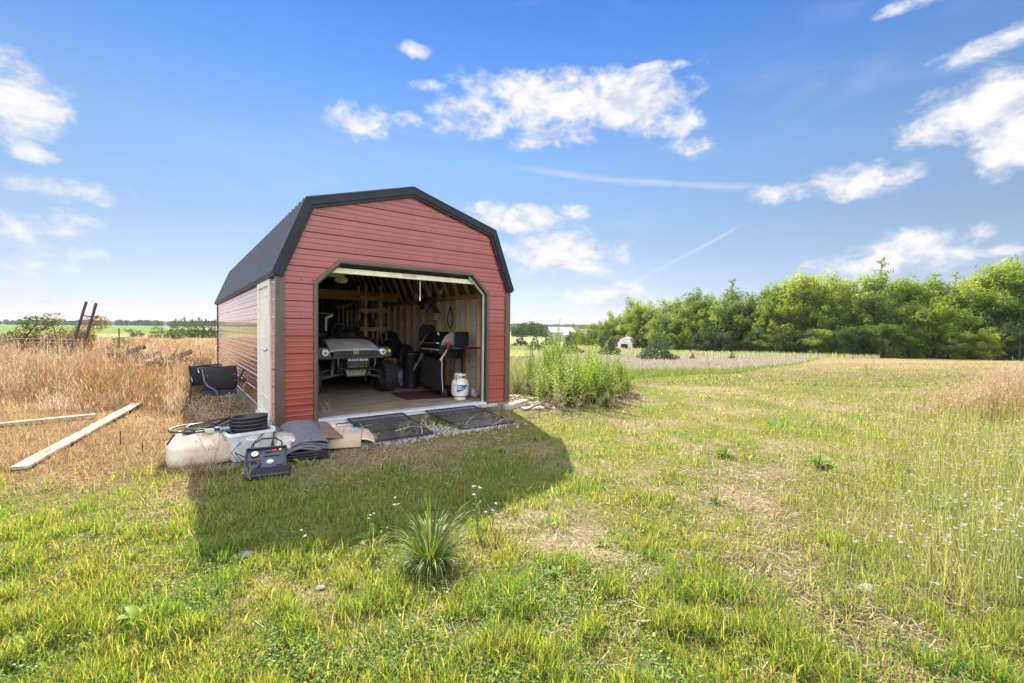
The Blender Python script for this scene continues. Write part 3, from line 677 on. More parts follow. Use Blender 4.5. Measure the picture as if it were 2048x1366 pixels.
def near_lawn():
    parts = []
    # a: the short sward, as dense on the ground as it shows
    n = 760000
    x, y, px, py, d = sample_screen(n, -500, 2500, 748, 1640)
    dr, nn = dryness(x, y, px, py); br = bare(x, y, px, py)
    keep = (~blocked(x, y)) & (RNG.random(n) > np.clip(br*1.25, 0, .82)) & (RNG.random(n) < .35+1.3*ss(.25, .6, fbm(x, y, .11, 73))) & ~((py < 800+60*(nn-.5)) & (px < 400))
    x, y, px, py, d, dr, nn = [q[keep] for q in (x, y, px, py, d, dr, nn)]; n = len(x)
    isdry = RNG.random(n) < np.clip(dr, .06, .97)
    tuft = fbm(x, y, .16, 71)
    h = RNG.gamma(4, .0078, n)*(.60+1.7*ss(.42, .75, tuft)*(1-isdry*.6)); h = np.clip(h, .008, .13)
    far = ss(4, 12, d); h = h*(1-.15*far)
    w = np.maximum(RNG.uniform(.0028, .0055, n), d*.0014*RNG.uniform(.6, 1.2, n)); h = h*(1+.15*ss(5, 10, d))
    lean = np.where(isdry, RNG.uniform(.5, 1.0, n), RNG.uniform(.1, .85, n)*(1-.0*far)+.25*far); lean = np.clip(lean, 0, .99)
    c = np.where(isdry[:, None], pick(n, STRAW), pick(n, GREEN))
    c = np.where(isdry[:, None], c*np.array([.76, .84, 1.1]), c)
    rus = (RNG.random(n) < np.clip((1-ss(350, 480, px))*ss(.6, .9, dr), 0, .85))[:, None]; c = np.where(rus & isdry[:, None], pick(n, RUSSET)*np.array([.80, .86, 1.15]), c)
    deep = (RNG.random(n) < .4*ss(.52, .66, fbm(x, y, .5, 77)))[:, None] & ~isdry[:, None]; c = np.where(deep, pick(n, DEEP), c)
    z = gz(x, y)-.004
    parts.append((np.stack([x, y, z], 1), h, w, lean, c))
    n = 60000
    x, y, px, py, d = sample_screen(n, -500, 460, 770, 1010)
    keep = (~blocked(x, y)) & (RNG.random(n) < (1-ss(930, 1000, py+40*(fbm(x, y, .8, 15)-.5)))*(1-ss(400, 450, px))*(.3+1.3*ss(.3, .65, fbm(x, y, .35, 16))))
    x, y, px, py, d = [q[keep] for q in (x, y, px, py, d)]; n = len(x)
    parts.append((np.stack([x, y, gz(x, y)-.004], 1), RNG.gamma(4, .022, n), np.maximum(RNG.uniform(.0022, .0045, n), d*.0007), np.clip(RNG.normal(.75, .2, n), .1, .99), pick(n, RUSSET+STRAW+[(.20, .13, .07), (.16, .11, .06)])*np.array([.76, .84, 1.15])))
    # b: longer single blades standing above it, mostly in the near ground
    n = 17000
    x, y, px, py, d = sample_screen(n, -500, 2500, 900, 1640)
    dr, nn = dryness(x, y, px, py); tuft = fbm(x, y, .3, 81)
    keep = (~blocked(x, y)) & (RNG.random(n) < .25+1.3*ss(.45, .7, tuft)) & (RNG.random(n) > np.clip(bare(x, y, px, py)*1.5, 0, .9))
    x, y, px, py, d, dr = [q[keep] for q in (x, y, px, py, d, dr)]; n = len(x)
    isdry = RNG.random(n) < np.clip(dr*.6, .05, .7)
    c = np.where(isdry[:, None], pick(n, STRAW), pick(n, GREEN))
    parts.append((np.stack([x, y, gz(x, y)-.004], 1), RNG.uniform(.05, .13, n), np.maximum(RNG.uniform(.003, .006, n), d*.001), RNG.uniform(.1, .7, n), c))
    P, h, w, l, c = [np.concatenate(q) for q in zip(*parts)]
    tag(blades('lawn_grass', P, h, w, l, c, M_BLADE, 1.05), kind='stuff')
    # c: thatch lying flat
    n = 120000
    x, y, px, py, d = sample_screen(n, -500, 2500, 760, 1640)
    dr, nn = dryness(x, y, px, py); keep = (~blocked(x, y)) & (RNG.random(n) < np.clip(.22+dr, 0, 1))
    x, y, px, py, d = [q[keep] for q in (x, y, px, py, d)]; n = len(x)
    c = np.where((px < 420)[:, None], pick(n, RUSSET), pick(n, STRAW)); L_ = RNG.uniform(.02, .075, n)
    a = RNG.uniform(0, 2*np.pi, n); dirv = np.stack([np.cos(a), np.sin(a), RNG.uniform(-.05, .35, n)], 1)*L_[:, None]; sdv = np.stack([-np.sin(a), np.cos(a), RNG.uniform(-.3, .3, n)], 1)*np.maximum(.0018, d*.0006)[:, None]
    P = np.stack([x, y, gz(x, y)+RNG.uniform(.0, .025, n)], 1)
    V = np.stack([P-sdv, P+sdv, P+dirv+sdv, P+dirv-sdv], 1).reshape(-1, 3); q = (np.arange(n)*4)[:, None]+np.arange(4)[None]
    tag(bigmesh('dead_thatch', V, q, M_DRY, np.repeat(c, 4, 0)), kind='stuff')
    # d: clover and other low broad leaves
    n = 150000
    x, y, px, py, d = sample_screen(n, -500, 2500, 790, 1640)
    dr, nn = dryness(x, y, px, py); tf = fbm(x, y, .45, 91)
    keep = (~blocked(x, y)) & (RNG.random(n) < np.clip(1.0-dr*1.1, 0, 1)*ss(.42, .6, tf)) & (RNG.random(n) > np.clip(bare(x, y, px, py)*1.3, 0, .9))
    x, y, px, py, d = [q[keep] for q in (x, y, px, py, d)]; n = len(x)
    a = RNG.uniform(0, 2*np.pi, n); s = np.maximum(RNG.uniform(.004, .009, n), d*.0014)
    t1 = np.stack([np.cos(a), np.sin(a), RNG.uniform(-.5, .5, n)], 1)*s[:, None]; t2 = np.stack([-np.sin(a), np.cos(a), RNG.uniform(-.5, .5, n)], 1)*s[:, None]*.75
    P = np.stack([x, y, gz(x, y)+RNG.uniform(.012, .05, n)], 1)
    V = np.stack([P-t1, P-t2, P+t1, P+t2], 1).reshape(-1, 3); q = (np.arange(n)*4)[:, None]+np.arange(4)[None]
    tag(bigmesh('clover_leaves', V, q, M_BLADE, np.repeat(pick(n, GREEN[:4]+DEEP)*.85, 4, 0)), kind='stuff')
near_lawn()

def sample_far(n, c0, c1, d0, d1):
    """points between two picture columns and two distances, as dense near as far on the picture"""
    pc = RNG.uniform(c0, c1, n); az = FAZ+np.arctan((pc-1024)/F); dep = 1/RNG.uniform(1/d1, 1/d0, n); r = dep/np.cos(az-FAZ)
    x = CP[0]+r*np.sin(az); y = CP[1]+r*np.cos(az); return x, y, pc, dep
# the tall dry weeds filling the left
def dry_weeds():
    parts = []
    n = 105000
    x, y, pc, d = sample_far(n, -700, 440, 6.4, 34)
    n1 = fbm(x, y, 1.5, 101); thin = fbm(x, y, .42, 103); big = fbm(x, y, 3.2, 107)
    edge = d-(7.35+2.4*(n1-.5)-.9*ss(250, 400, pc))
    keep = (~blocked(x, y)) & (RNG.random(n) < ss(-.9, 1.6, edge)*(.15+1.5*ss(.3, .7, thin)))
    keep &= ~((x > -.95) & (y > -1) & (y < 4.6)) & ~((x > -.35) & (y < D+.5))
    x, y, pc, d, n1, thin, big, edge = [q[keep] for q in (x, y, pc, d, n1, thin, big, edge)]; n = len(x)
    h = RNG.gamma(5, .098, n)*(.30+.75*ss(-.5, 2.2, edge))*(.45+.75*thin+.35*big)*(1+.5*(RNG.random(n) < .04)); h = np.minimum(h*(1+.35*(1-ss(-100, 260, pc))*ss(9, 12, d)), 1.15)
    w = np.maximum(RNG.uniform(.003, .0065, n), d*.0009)
    pale = ss(.40, .62, fbm(x, y, .9, 111))[:, None]; rust = .7*ss(.58, .74, fbm(x, y, 1.1, 113))[:, None]
    c = pick(n, RUSSET+[(.22, .15, .09)]); c = c*(1-pale)+pick(n, [(.54, .43, .32), (.62, .52, .42), (.46, .36, .26), (.36, .28, .2)])*pale; c = c*(1-rust*.6)+np.array([.46, .22, .09])*rust*.6
    gr = RNG.random(n) < .04+.30*ss(.66, .78, fbm(x, y, 1.3, 117)); c[gr] = pick(int(gr.sum()), GREEN)
    l = np.clip(RNG.normal(.45, .28, n), .03, .98); a = RNG.uniform(0, 6.28, n)
    parts.append((np.stack([x, y, gz(x, y)], 1), h, w, l, c, a))
    # side twigs and seed heads along the upper stalks
    m = n*2; k = RNG.integers(0, n, m); f = RNG.uniform(.45, 1.0, m); off = l[k]*h[k]*f**1.6
    P = np.stack([x[k]+np.cos(a[k])*off+RNG.normal(0, .015, m), y[k]+np.sin(a[k])*off+RNG.normal(0, .015, m), gz(x[k], y[k])+h[k]*f*np.sqrt(1-(l[k]*.9)**2)], 1)
    parts.append((P, RNG.uniform(.02, .11, m), np.maximum(.0035, d[k]*.0010)*RNG.uniform(.6, 1.5, m), RNG.uniform(.2, 1, m), np.clip(c[k]*RNG.uniform(.6, 1.5, (m, 1)), 0, .75), RNG.uniform(0, 6.28, m)))
    P, h, w, l, c, a = [np.concatenate(q) for q in zip(*parts)]
    tag(blades('dry_weeds', P, h, w, l, c, M_DRY, az=a), kind='stuff')
dry_weeds()
# farther fields
def field_grass():
    parts = []
    def add(n, c0, c1, d0, d1, hmin, hmax, pal, wts=None, cond=None, wd=.0013):
        x, y, pc, d = sample_far(n, c0, c1, d0, d1); k = ~blocked(x, y)
        if cond is not None: k &= cond(x, y, pc, d)
        x, y, pc, d = x[k], y[k], pc[k], d[k]; n = len(x); nn = fbm(x, y, 3, 5)
        parts.append((np.stack([x, y, gz(x, y)], 1), RNG.uniform(hmin, hmax, n)*(.6+.8*nn), np.maximum(.006, d*wd*RNG.uniform(.7, 1.3, n)), RNG.uniform(.1, .9, n), pick(n, pal, wts)))
    add(30000, -600, 1100, 28, 110, .2, .5, RUSSET+[(.5, .42, .3), (.45, .40, .26), (.28, .30, .10)], cond=lambda x, y, pc, d: pc < 560)
    add(60000, 980, 2600, 11.5, 26, .03, .08, GREEN+GREEN+STRAW[:3]+[(.38, .27, .15)], cond=lambda x, y, pc, d: RNG.random(len(x)) < np.where((pc > 1500) & (d > 13), .35, 1))
    add(50000, 1380, 2700, 13, 60, .02, .07, [(.33, .235, .15), (.30, .23, .15), (.37, .29, .20), (.24, .24, .10), (.27, .21, .12)], cond=lambda x, y, pc, d: (pc > 1480-(d-13)*2+60*(fbm(x, y, 4, 7)-.5)) & (d < LEDGE(pc)))
    # seed-headed grass, greyish lavender over green
    lavc = lambda x, y, pc, d: (d > LEDGE(pc)+2*(fbm(x, y, 3, 19)-.5)) & (RNG.random(len(x)) < ss(1040, 1200, pc))
    add(70000, 1000, 1700, 13, 62, .14, .34, [(.38, .32, .32), (.44, .37, .37), (.34, .30, .30), (.28, .28, .17), (.42, .35, .30)], cond=lavc)
    add(16000, 1000, 1760, 50, 110, .3, .7, [(.34, .36, .10), (.28, .34, .07), (.42, .38, .26), (.40, .36, .36)])
    add(26000, 1240, 1670, 12.5, 62, .12, .30, [(.24, .30, .06), (.20, .26, .06)], cond=lambda x, y, pc, d: abs(d-LEDGE(pc)+.5) < .9+.03*d)
    add(16000, 1010, 1260, 9.6, 26, .08, .30, [(.22, .28, .06), (.38, .34, .2), (.20, .24, .07), (.36, .31, .28)], cond=lambda x, y, pc, d: pc < 1200+40*(fbm(x, y, 2, 3)-.5))
    P, h, w, l, c = [np.concatenate(q) for q in zip(*parts)]
    tag(blades('field_grass', P, h, w, l, c, leafmat('field_blade', .35, tboost=(1.12, 1.12, .9))), kind='stuff')
field_grass()
# plumed reed grass at the right edge
def reeds():
    parts = []; n = 2700
    px = RNG.normal(2075, 135, n); d = RNG.uniform(7.2, 10.5, n); az = FAZ+np.arctan((px-1024)/F); r = d/np.cos(az-FAZ); x = CP[0]+r*np.sin(az); y = CP[1]+r*np.cos(az)
    big = ss(1850, 2080, px); h = RNG.uniform(.35, .72, n)*(.40+.95*big); P = np.stack([x, y, gz(x, y)], 1)
    a = RNG.uniform(2.4, 4.2, n)
    parts.append((P, h, np.full(n, .009), RNG.uniform(.1, .45, n), pick(n, [(.36, .25, .12), (.28, .24, .10), (.42, .31, .18)]), a))
    k = RNG.integers(0, n, 26000); f = RNG.uniform(.72, 1.1, 26000); le = parts[0][3][k]*h[k]*f*f
    Q = P[k]+np.stack([np.cos(a[k])*le, np.sin(a[k])*le, h[k]*f*.93], 1)+RNG.normal(0, .014, (26000, 3))
    parts.append((Q, RNG.uniform(.012, .035, 26000), np.full(26000, .008), RNG.uniform(.4, 1, 26000), pick(26000, [(.50, .40, .30), (.60, .50, .40), (.40, .29, .19)]), RNG.uniform(0, 6.28, 26000)))
    P, h, w, l, c, a = [np.concatenate(q) for q in zip(*parts)]
    tag(blades('reed_grass', P, h, w, l, c, M_DRY, az=a), kind='stuff')
reeds()
# knapweed: wiry green stems carrying small lavender heads, right foreground
def wildflowers():
    n = 30000
    px = RNG.uniform(1560, 2500, n); py = RNG.uniform(800, 1300, n)
    keep = (RNG.random(n) < ss(1500, 2000, px+.0*(py))*np.clip(1.1-abs(py-930)/300, 0, 1)); px = px[keep]; py = py[keep]; n = len(px)
    d = CF[None]+CX[None]*((px-1024)/F)[:, None]-CU[None]*((py-683)/F)[:, None]; t = (-.13-CP[2])/d[:, 2]; x = CP[0]+d[:, 0]*t; y = CP[1]+d[:, 1]*t
    P = np.stack([x, y, gz(x, y)], 1); h = RNG.uniform(.12, .40, n)*(.5+.7*ss(1650, 2000, px)); l = RNG.uniform(.05, .5, n); a = RNG.uniform(0, 6.28, n)
    tag(blades('knapweed_stems', P, h, np.maximum(.003, t*.0007), l, pick(n, [(.20, .27, .10), (.26, .32, .15), (.14, .20, .08), (.36, .36, .22)]), M_BLADE, az=a), kind='stuff')
    # flower heads
    k = RNG.random(n) < (.12*ss(1600, 1900, px)+.03)*(.3+1.4*ss(.45, .6, fbm(x, y, .8, 201))); T = P[k]+np.stack([np.cos(a[k])*l[k]*h[k], np.sin(a[k])*l[k]*h[k], h[k]*np.sqrt(1-(l[k]*.95)**2)], 1); tt = t[k]
    m = len(T); Vs = []; Cs = []
    s = np.maximum(.011, tt*.0027)*RNG.uniform(.7, 1.2, m)
    for j in range(7):
        b = 2*np.pi*j/7+RNG.uniform(0, .5, m); u = np.stack([np.cos(b), np.sin(b), RNG.uniform(.15, .7, m)], 1)*s[:, None]; v = np.stack([-np.sin(b), np.cos(b), np.zeros(m)], 1)*s[:, None]*.3
        Vs.append(np.stack([T, T+u*.6-v, T+u, T+u*.6+v], 1)); Cs.append(np.repeat(pick(m, [(.48, .39, .60), (.40, .31, .54), (.56, .48, .64)])[:, None], 4, 1))
    V = np.concatenate(Vs).reshape(-1, 3); C = np.concatenate(Cs).reshape(-1, 3); q = (np.arange(len(V)//4)*4)[:, None]+np.arange(4)[None]
    tag(bigmesh('knapweed_flowers', V, q, M_BLADE, C), kind='stuff')
wildflowers()

# ---------------------------------------------------------------- trees
def crown_mesh(name, clumps, per, size, seed, flat=.5, needle=False):
    """leaf faces scattered through clumps; returns mesh data. clumps: list of (x, y, z, rx, rz)"""
    rg = np.random.default_rng(seed); Ps = []
    for (x, y, z, rx, rz) in clumps:
        k = max(12, int(per*(rx/size)**2)); v = rg.normal(0, 1, (k, 3)); v /= np.linalg.norm(v, axis=1)[:, None]; v *= rg.uniform(.45, 1.0, (k, 1))**.5
        Ps.append(np.array([x, y, z])+v*np.array([rx, rx, rz]))
    P = np.concatenate(Ps); n = len(P); a = rg.uniform(0, 6.283, n); tl = rg.normal(0, .55, n)
    s = size*rg.uniform(.6, 1.3, n)
    if needle:
        u = np.stack([np.cos(a)*.4, np.sin(a)*.4, np.full(n, .9)], 1)*s[:, None]; v = np.stack([-np.sin(a), np.cos(a), tl*.3], 1)*s[:, None]*.30
    else:
        u = np.stack([np.cos(a), np.sin(a), tl], 1)*s[:, None]; v = np.stack([-np.sin(a), np.cos(a), rg.normal(0, .5, n)], 1)*s[:, None]*.6
    V = np.stack([P-u*.5, P-v*.5+u*.1, P+u*.5, P+v*.5+u*.1], 1).reshape(-1, 3); q = (np.arange(n)*4)[:, None]+np.arange(4)[None]
    return V, q
def make_tree(name, kind, seed, H, mleaf, leaf=.22, per=8):
    rd = random.Random(seed); root = empty(name, (0, 0, 0)); tr = MB(); cl = []
    if kind == 'broad':
        hh = H*.9; tr.tube([(0, 0, -.3), (.05*rd.uniform(-1, 1), .1, hh*.3), (.25*rd.uniform(-1, 1), .2*rd.uniform(-1, 1), hh*.6), (.3*rd.uniform(-1, 1), 0, hh*.92)], [.018*H, .014*H, .009*H, .003*H], 7)
        nb = 15
        for i in range(nb):
            z = hh*rd.uniform(.14, .8); a = i*2.4+rd.uniform(-.4, .4); f = 1-abs(z/hh-.42)*1.05; L_ = H*rd.uniform(.20, .34)*max(.35, f)
            e = (math.cos(a)*L_, math.sin(a)*L_, z+L_*rd.uniform(.35, .8)); mid = (e[0]*.5, e[1]*.5, z+(e[2]-z)*.35)
            tr.tube([(0, 0, z), mid, e], [.007*H, .004*H, .0018*H], 5)
            for j in range(5):
                t = rd.uniform(.4, 1.2); q = H*rd.uniform(.03, .095); cl.append((e[0]*t+rd.uniform(-.5, .5), e[1]*t+rd.uniform(-.5, .5), z+(e[2]-z)*t+rd.uniform(-.6, .8), q, q*rd.uniform(.7, 1.5)))
            if z > hh*.5:
                tr.tube([e, (e[0]*1.05, e[1]*1.05, e[2]+H*.1)], [.0018*H, .001*H], 4)
                for j in range(4): cl.append((e[0]*1.03, e[1]*1.03, e[2]+H*(.02+.028*j), H*(.034-.006*j), H*.03))
        for j in range(9): cl.append((rd.uniform(-.13, .13)*H, rd.uniform(-.1, .1)*H, hh*rd.uniform(.72, 1.04), H*rd.uniform(.04, .085), H*rd.uniform(.05, .09)))
        for j in range(14): a = rd.uniform(0, 6.28); q = rd.uniform(.08, .22); cl.append((math.cos(a)*H*q, math.sin(a)*H*q, H*rd.uniform(.03, .3), H*rd.uniform(.07, .12), H*.1))
    elif kind == 'airy':
        hh = H; tr.tube([(0, 0, -.3), (.1, 0, hh*.4), (.15*rd.uniform(-1, 1), .1, hh*.75), (.05, 0, hh*.99)], [.012*H, .009*H, .005*H, .0015*H], 6)
        for i in range(34):
            z = hh*(.12+.86*i/34); a = i*2.4+rd.uniform(-.5, .5); L_ = H*rd.uniform(.05, .19)*(1.18-z/hh)**.8; e = (math.cos(a)*L_, math.sin(a)*L_, z+L_*rd.uniform(.2, .9)); tr.tube([(0, 0, z), e], [.004*H, .0012*H], 4)
            q = H*rd.uniform(.022, .055)*(1.25-.75*z/hh); cl.append((e[0], e[1], e[2], q, q*rd.uniform(.7, 1.3)))
            if rd.random() < .5: cl.append((e[0]*.5, e[1]*.5, z+(e[2]-z)*.5, q*.7, q*.7))
    elif kind == 'pine':
        tr.tube([(0, 0, -.2), (0, 0, H*.95)], [.02*H, .004*H], 6)
        for i in range(11):
            z = H*(.05+.088*i); r = H*.36*(1-i/11.5)*rd.uniform(.8, 1.15)
            for j in range(max(3, 9-i)):
                a = j*6.283/max(3, 9-i)+i*1.1+rd.uniform(-.3, .3); rr = r*rd.uniform(.6, 1.05); cl.append((math.cos(a)*rr, math.sin(a)*rr, z+rd.uniform(-.05, .08)*H, H*.10*(1-i/16), H*.06))
            if i % 2 == 0: tr.tube([(0, 0, z-.05*H), (r*.9*math.cos(i), r*.9*math.sin(i), z+.03*H)], [.006*H, .002*H], 4)
        cl.append((0, 0, H*.97, H*.03, H*.07))
    elif kind == 'bush':
        for i in range(9):
            a = rd.uniform(0, 6.28); L_ = H*rd.uniform(.3, .6); e = (math.cos(a)*L_, math.sin(a)*L_, H*rd.uniform(.4, .9)); tr.tube([(0, 0, -.1), (e[0]*.4, e[1]*.4, e[2]*.6), e], [.012*H, .009*H, .004*H], 5)
            for j in range(3):
                t = rd.uniform(.4, 1.1); cl.append((e[0]*t, e[1]*t, e[2]*t, H*rd.uniform(.12, .22), H*rd.uniform(.10, .17)))
        for j in range(5): cl.append((rd.uniform(-.3, .3)*H, rd.uniform(-.3, .3)*H, H*rd.uniform(.1, .5), H*.2, H*.15))
    t = tr.build('trunk', mat('bark', (.16, .12, .09), .9, 0, .3, 3, bump=.4), root)
    V, q = crown_mesh('crown', cl, per, leaf, seed, needle=(kind == 'pine'))
    c = bigmesh('crown', V, q, mleaf, parent=root)
    return root
ML = [leafmat('oak_leaf', .42, tboost=(1.45, 1.35, .7), c=[(.095, .165, .040), (.175, .255, .055), (.27, .34, .075)]), leafmat('light_leaf', .45, tboost=(1.45, 1.35, .7), c=[(.16, .24, .052), (.25, .33, .066), (.35, .41, .10)]),
      leafmat('pine_leaf', .15, c=[(.060, .110, .040), (.105, .17, .060)]), leafmat('blue_leaf', .2, c=[(.055, .095, .055), (.10, .15, .085)]),
      leafmat('autumn_leaf', .35, tboost=(1.1, 1.1, .8), c=[(.09, .14, .03), (.17, .19, .05), (.26, .15, .06)])]
def plant(root, first, pc, d, H0, H, label, group, cat='tree', squash=1.0, dz=0):
    o = root if first else copy_tree(root)
    az = FAZ+math.atan((pc-1024)/F); r = d/math.cos(az-FAZ); x = CP[0]+r*math.sin(az); y = CP[1]+r*math.cos(az)
    o.location = (x, y, float(gz(np.array([x]), np.array([y]))[0])-.05+dz); s = H/H0; o.scale = (s*squash, s*squash, s); o.rotation_euler = (0, 0, random.uniform(0, 6.28))
    tag(o, label, cat, group); return o
def col_y(pc): return float(np.interp(pc, COLS, HOR))
def forest():
    protos = [make_tree('forest_tree', 'broad', s, 10, ML[k], .21, 9) for s, k in ((1, 0), (2, 1), (3, 0), (4, 1), (5, 0))]+[make_tree('forest_tree', 'airy', s, 10, ML[0], .19, 9) for s in (8, 9)]+[make_tree('forest_tree', 'broad', s, 10, ML[2], .20, 8) for s in (12, 13)]
    used = set(); KIND = ['broad green tree', 'pale green leafy tree', 'deep green bushy tree', 'light green spreading tree', 'mid green rounded tree', 'thin open topped tree', 'slim ragged tree', 'dark evergreen tree', 'dark low bushy tree']
    # skyline: (px, top y); tree line: distance by px
    sk = [(1120, 660), (1180, 640), (1230, 622), (1290, 590), (1330, 596), (1390, 575), (1440, 562), (1480, 545), (1530, 562), (1570, 535), (1620, 552), (1680, 545), (1740, 515), (1800, 520), (1850, 528), (1900, 530), (1960, 510), (2048, 500), (2300, 480)]
    skx, sky_ = zip(*sk)
    dist = lambda px: float(np.interp(px, [1120, 1250, 1350, 1450, 1600, 1750, 2050, 2400], [125, 112, 86, 72, 62, 56, 52, 48]))
    rd = random.Random(5); px = 1135.
    while px < 2330:
        dd = dist(px); step = 1.75/dd*F
        for row in range(4):
            d = dd+row*3.6+rd.uniform(-1.2, 1.2); p = px+rd.uniform(-.6, .6)*step
            if d < 1: continue
            az = FAZ+math.atan((p-1024)/F); r = d/math.cos(az-FAZ); gx = CP[0]+r*math.sin(az); gy = CP[1]+r*math.cos(az); g = float(gz(np.array([gx]), np.array([gy]))[0])
            top = np.interp(p, skx, sky_); Hs = (col_y(p)-top)/F*d+CP[2]-g
            H = Hs*((.34, .68, .88, 1.0)[row])*rd.uniform(.8, 1.12)*(.9 if row == 3 else 1)
            k = rd.choice([0, 1, 2, 3, 4]) if row < 3 or rd.random() < .6 else rd.choice([5, 6])
            if row == 0 and rd.random() < .1: continue
            if row >= 2: H *= rd.choice((.86, .95, 1.0, 1.04, 1.14))
            if row == 0 and rd.random() < .38 or row == 1 and rd.random() < .12: k = rd.choice([7, 8])
            plant(protos[k], k not in used, p, d, 10, max(2.0, H), '%s in the %s of the wood %s' % (KIND[k], ('front edge', 'second row', 'third row', 'back row')[row], 'by the white barn' if p < 1330 else 'above the bushy pine' if p < 1480 else 'above the mown corner' if p < 1660 else 'behind the pale sapling' if p < 1830 else 'near the right edge'), 'trees of the wood along the right', squash=(1.45, 1.15, 1.05, 1.0)[row])
            used.add(k)
        px += step*1.05
forest()
def special_trees():
    a = make_tree('slender_tree', 'airy', 21, 10, ML[0], .19, 9)
    plant(a, True, 1297, 78, 10, 9.3, 'tall slender airy tree rising above the wood behind the small white barn', None)
    b = plant(a, False, 1146, 112, 10, 6.2, 'thin open tree standing alone beside the pale far roofs', None)
    c = plant(a, False, 1176, 118, 10, 5.0, 'half bare thin tree between the lone tree and the wood', None)
    p = make_tree('pine_shrub', 'pine', 31, 2, ML[3], .13, 48)
    plant(p, True, 1316, 31, 2, 2.05, 'wide bushy young pine in the pale meadow right of the white barn', None, 'pine', 1.75)
    for pc, d, H, lab in ((1218, 44, 2.6, 'dark conical pine immediately left of the small white barn'), (1140, 36, 2.1, 'dark pine rising behind the tall green weeds'), (1465, 42, .8, 'tiny round pine in the meadow near the mown edge'),
                          (1386, 38, .65, 'tiny dark pine seedling right of the wide bushy pine'), (1040, 60, 2.4, 'young pine nearest the right wall of the red shed'), (1070, 52, 1.9, 'second young pine from the red shed in the pale field'),
                          (1098, 75, 3.0, 'young pine left of the pale far roofs')):
        plant(p, False, pc, d, 2, H, lab, None, 'pine', 1.15 if H > 1 else 1.3)
    s = make_tree('sapling', 'pine', 33, 1, ML[1], .10, 16); plant(s, True, 1733, 18.5, 1, .55, 'small pale green sapling standing alone in the russet mown field', None, 'sapling', .7)
    # left side: pines by the green crop field
    q = make_tree('pine_tree', 'pine', 35, 6, ML[2], .4, 20); first = True
    for pc, d, H in ((316, 105, 4.2), (345, 100, 3.3), (352, 118, 5.0), (368, 116, 5.4), (384, 114, 4.9), (398, 116, 5.4), (412, 117, 5.0), (424, 114, 4.6), (430, 120, 5.0)):
        plant(q, first, pc, d, 6, H, 'dark pine in the row of pines behind the shed on the left', 'row of pines left of the shed', 'pine', 1.25); first = False
    u = make_tree('field_bush', 'bush', 36, 2, ML[2], .2, 9)
    plant(u, True, 357, 80, 2, 1.7, 'low grey green bush in front of the row of pines', None, 'bush', 1.5)
    plant(u, False, 270, 110, 2, 2.2, 'dark round bush left of the row of pines at the crop edge', None, 'bush', 1.3)
    plant(u, False, 284, 125, 2, 1.9, 'smaller dark bush at the far edge of the crop', None, 'bush')
    # rusty green shrubs on the left edge
    v = make_tree('sumac_shrub', 'bush', 41, 2, ML[4], .062, 11)
    plant(v, True, 118, 14.5, 2, 2.0, 'tall rust and green shrub just left of the leaning ladder', None, 'shrub', 1.0)
    plant(v, False, 25, 14, 2, 1.9, 'rust and green shrub at the left edge of the view', None, 'shrub', 1.3)
    plant(v, False, 215, 18, 2, 1.15, 'low green shrub just right of the leaning ladder', None, 'shrub', 1.2)
    plant(v, False, -120, 13, 2, 1.5, 'rust coloured shrub beyond the left edge', None, 'shrub', 1.3)
    plant(v, False, 252, 20, 2, 1.0, 'low shrub beside the thin metal post', None, 'shrub', 1.3)
special_trees()
# far ridges
def ridge(name, c0, c1, d, ytop, thick, c, seed, amp):
    n = 160; V = []; 
    for i in range(n+1):
        pc = c0+(c1-c0)*i/n; az = FAZ+math.atan((pc-1024)/F)
        top = CP[2]+(col_y(pc)-ytop(pc))/F*d+amp*(float(fbm(np.array([pc*1.0]), np.array([0.]), 22, seed, 4)[0])-.5)
        for k, (dd, zz) in enumerate(((0, -.06*d), (0, top-(.002*d)), (thick*.35, top), (thick, top-.004*d), (thick*1.6, -.06*d))):
            r = (d+dd)/math.cos(az-FAZ); V.append((CP[0]+r*math.sin(az), CP[1]+r*math.cos(az), zz))
    fs = [(i*5+k, (i+1)*5+k, (i+1)*5+k+1, i*5+k+1) for i in range(n) for k in range(4)]
    m = MB(); m.v = V; m.f = fs; tag(m.build(name, c, None), kind='structure')
M_HILL = mat('wooded_hill', (.085, .13, .085), .95, 0, .35, .035, c2=(.045, .08, .05), detail=9)
ridge('hills', -900, 620, 1500, lambda p: 641.5+.003*p, 300, M_HILL, 4, 9)
ridge('hills', 900, 1500, 1100, lambda p: 646+.012*(p-1000), 260, M_HILL, 9, 5)
# far woods that read as one mass: clumped leaves along a line
def far_wood(name, c0, c1, d, ybase_h, seed, mt, n=150):
    rd = random.Random(seed); cl = []
    for i in range(n):
        pc = rd.uniform(c0, c1); dd = d*rd.uniform(1, 1.12); az = FAZ+math.atan((pc-1024)/F); r = dd/math.cos(az-FAZ); x = CP[0]+r*math.sin(az); y = CP[1]+r*math.cos(az)
        g = float(gz(np.array([x]), np.array([y]))[0]); H = ybase_h(pc)*rd.uniform(.6, 1.1)
        for zz in (.3, .6, .85): cl.append((x, y, g+H*zz, H*.33, H*.22))
    rg = np.random.default_rng(seed); Ps = []
    for (x, y, z, rx, rz) in cl:
        v = rg.normal(0, 1, (60, 3)); v /= np.linalg.norm(v, axis=1)[:, None]; Ps.append(np.array([x, y, z])+v*np.array([rx, rx, rz]))
    P = np.concatenate(Ps); k = len(P); s = d*.0016; u = rg.normal(0, 1, (k, 3)); u /= np.linalg.norm(u, axis=1)[:, None]; w = np.cross(u, rg.normal(0, 1, (k, 3))); w /= np.linalg.norm(w, axis=1)[:, None]
    V = np.stack([P-u*s, P-w*s, P+u*s, P+w*s], 1).reshape(-1, 3); q = (np.arange(k)*4)[:, None]+np.arange(4)[None]
    tag(bigmesh(name, V, q, mt), kind='stuff')
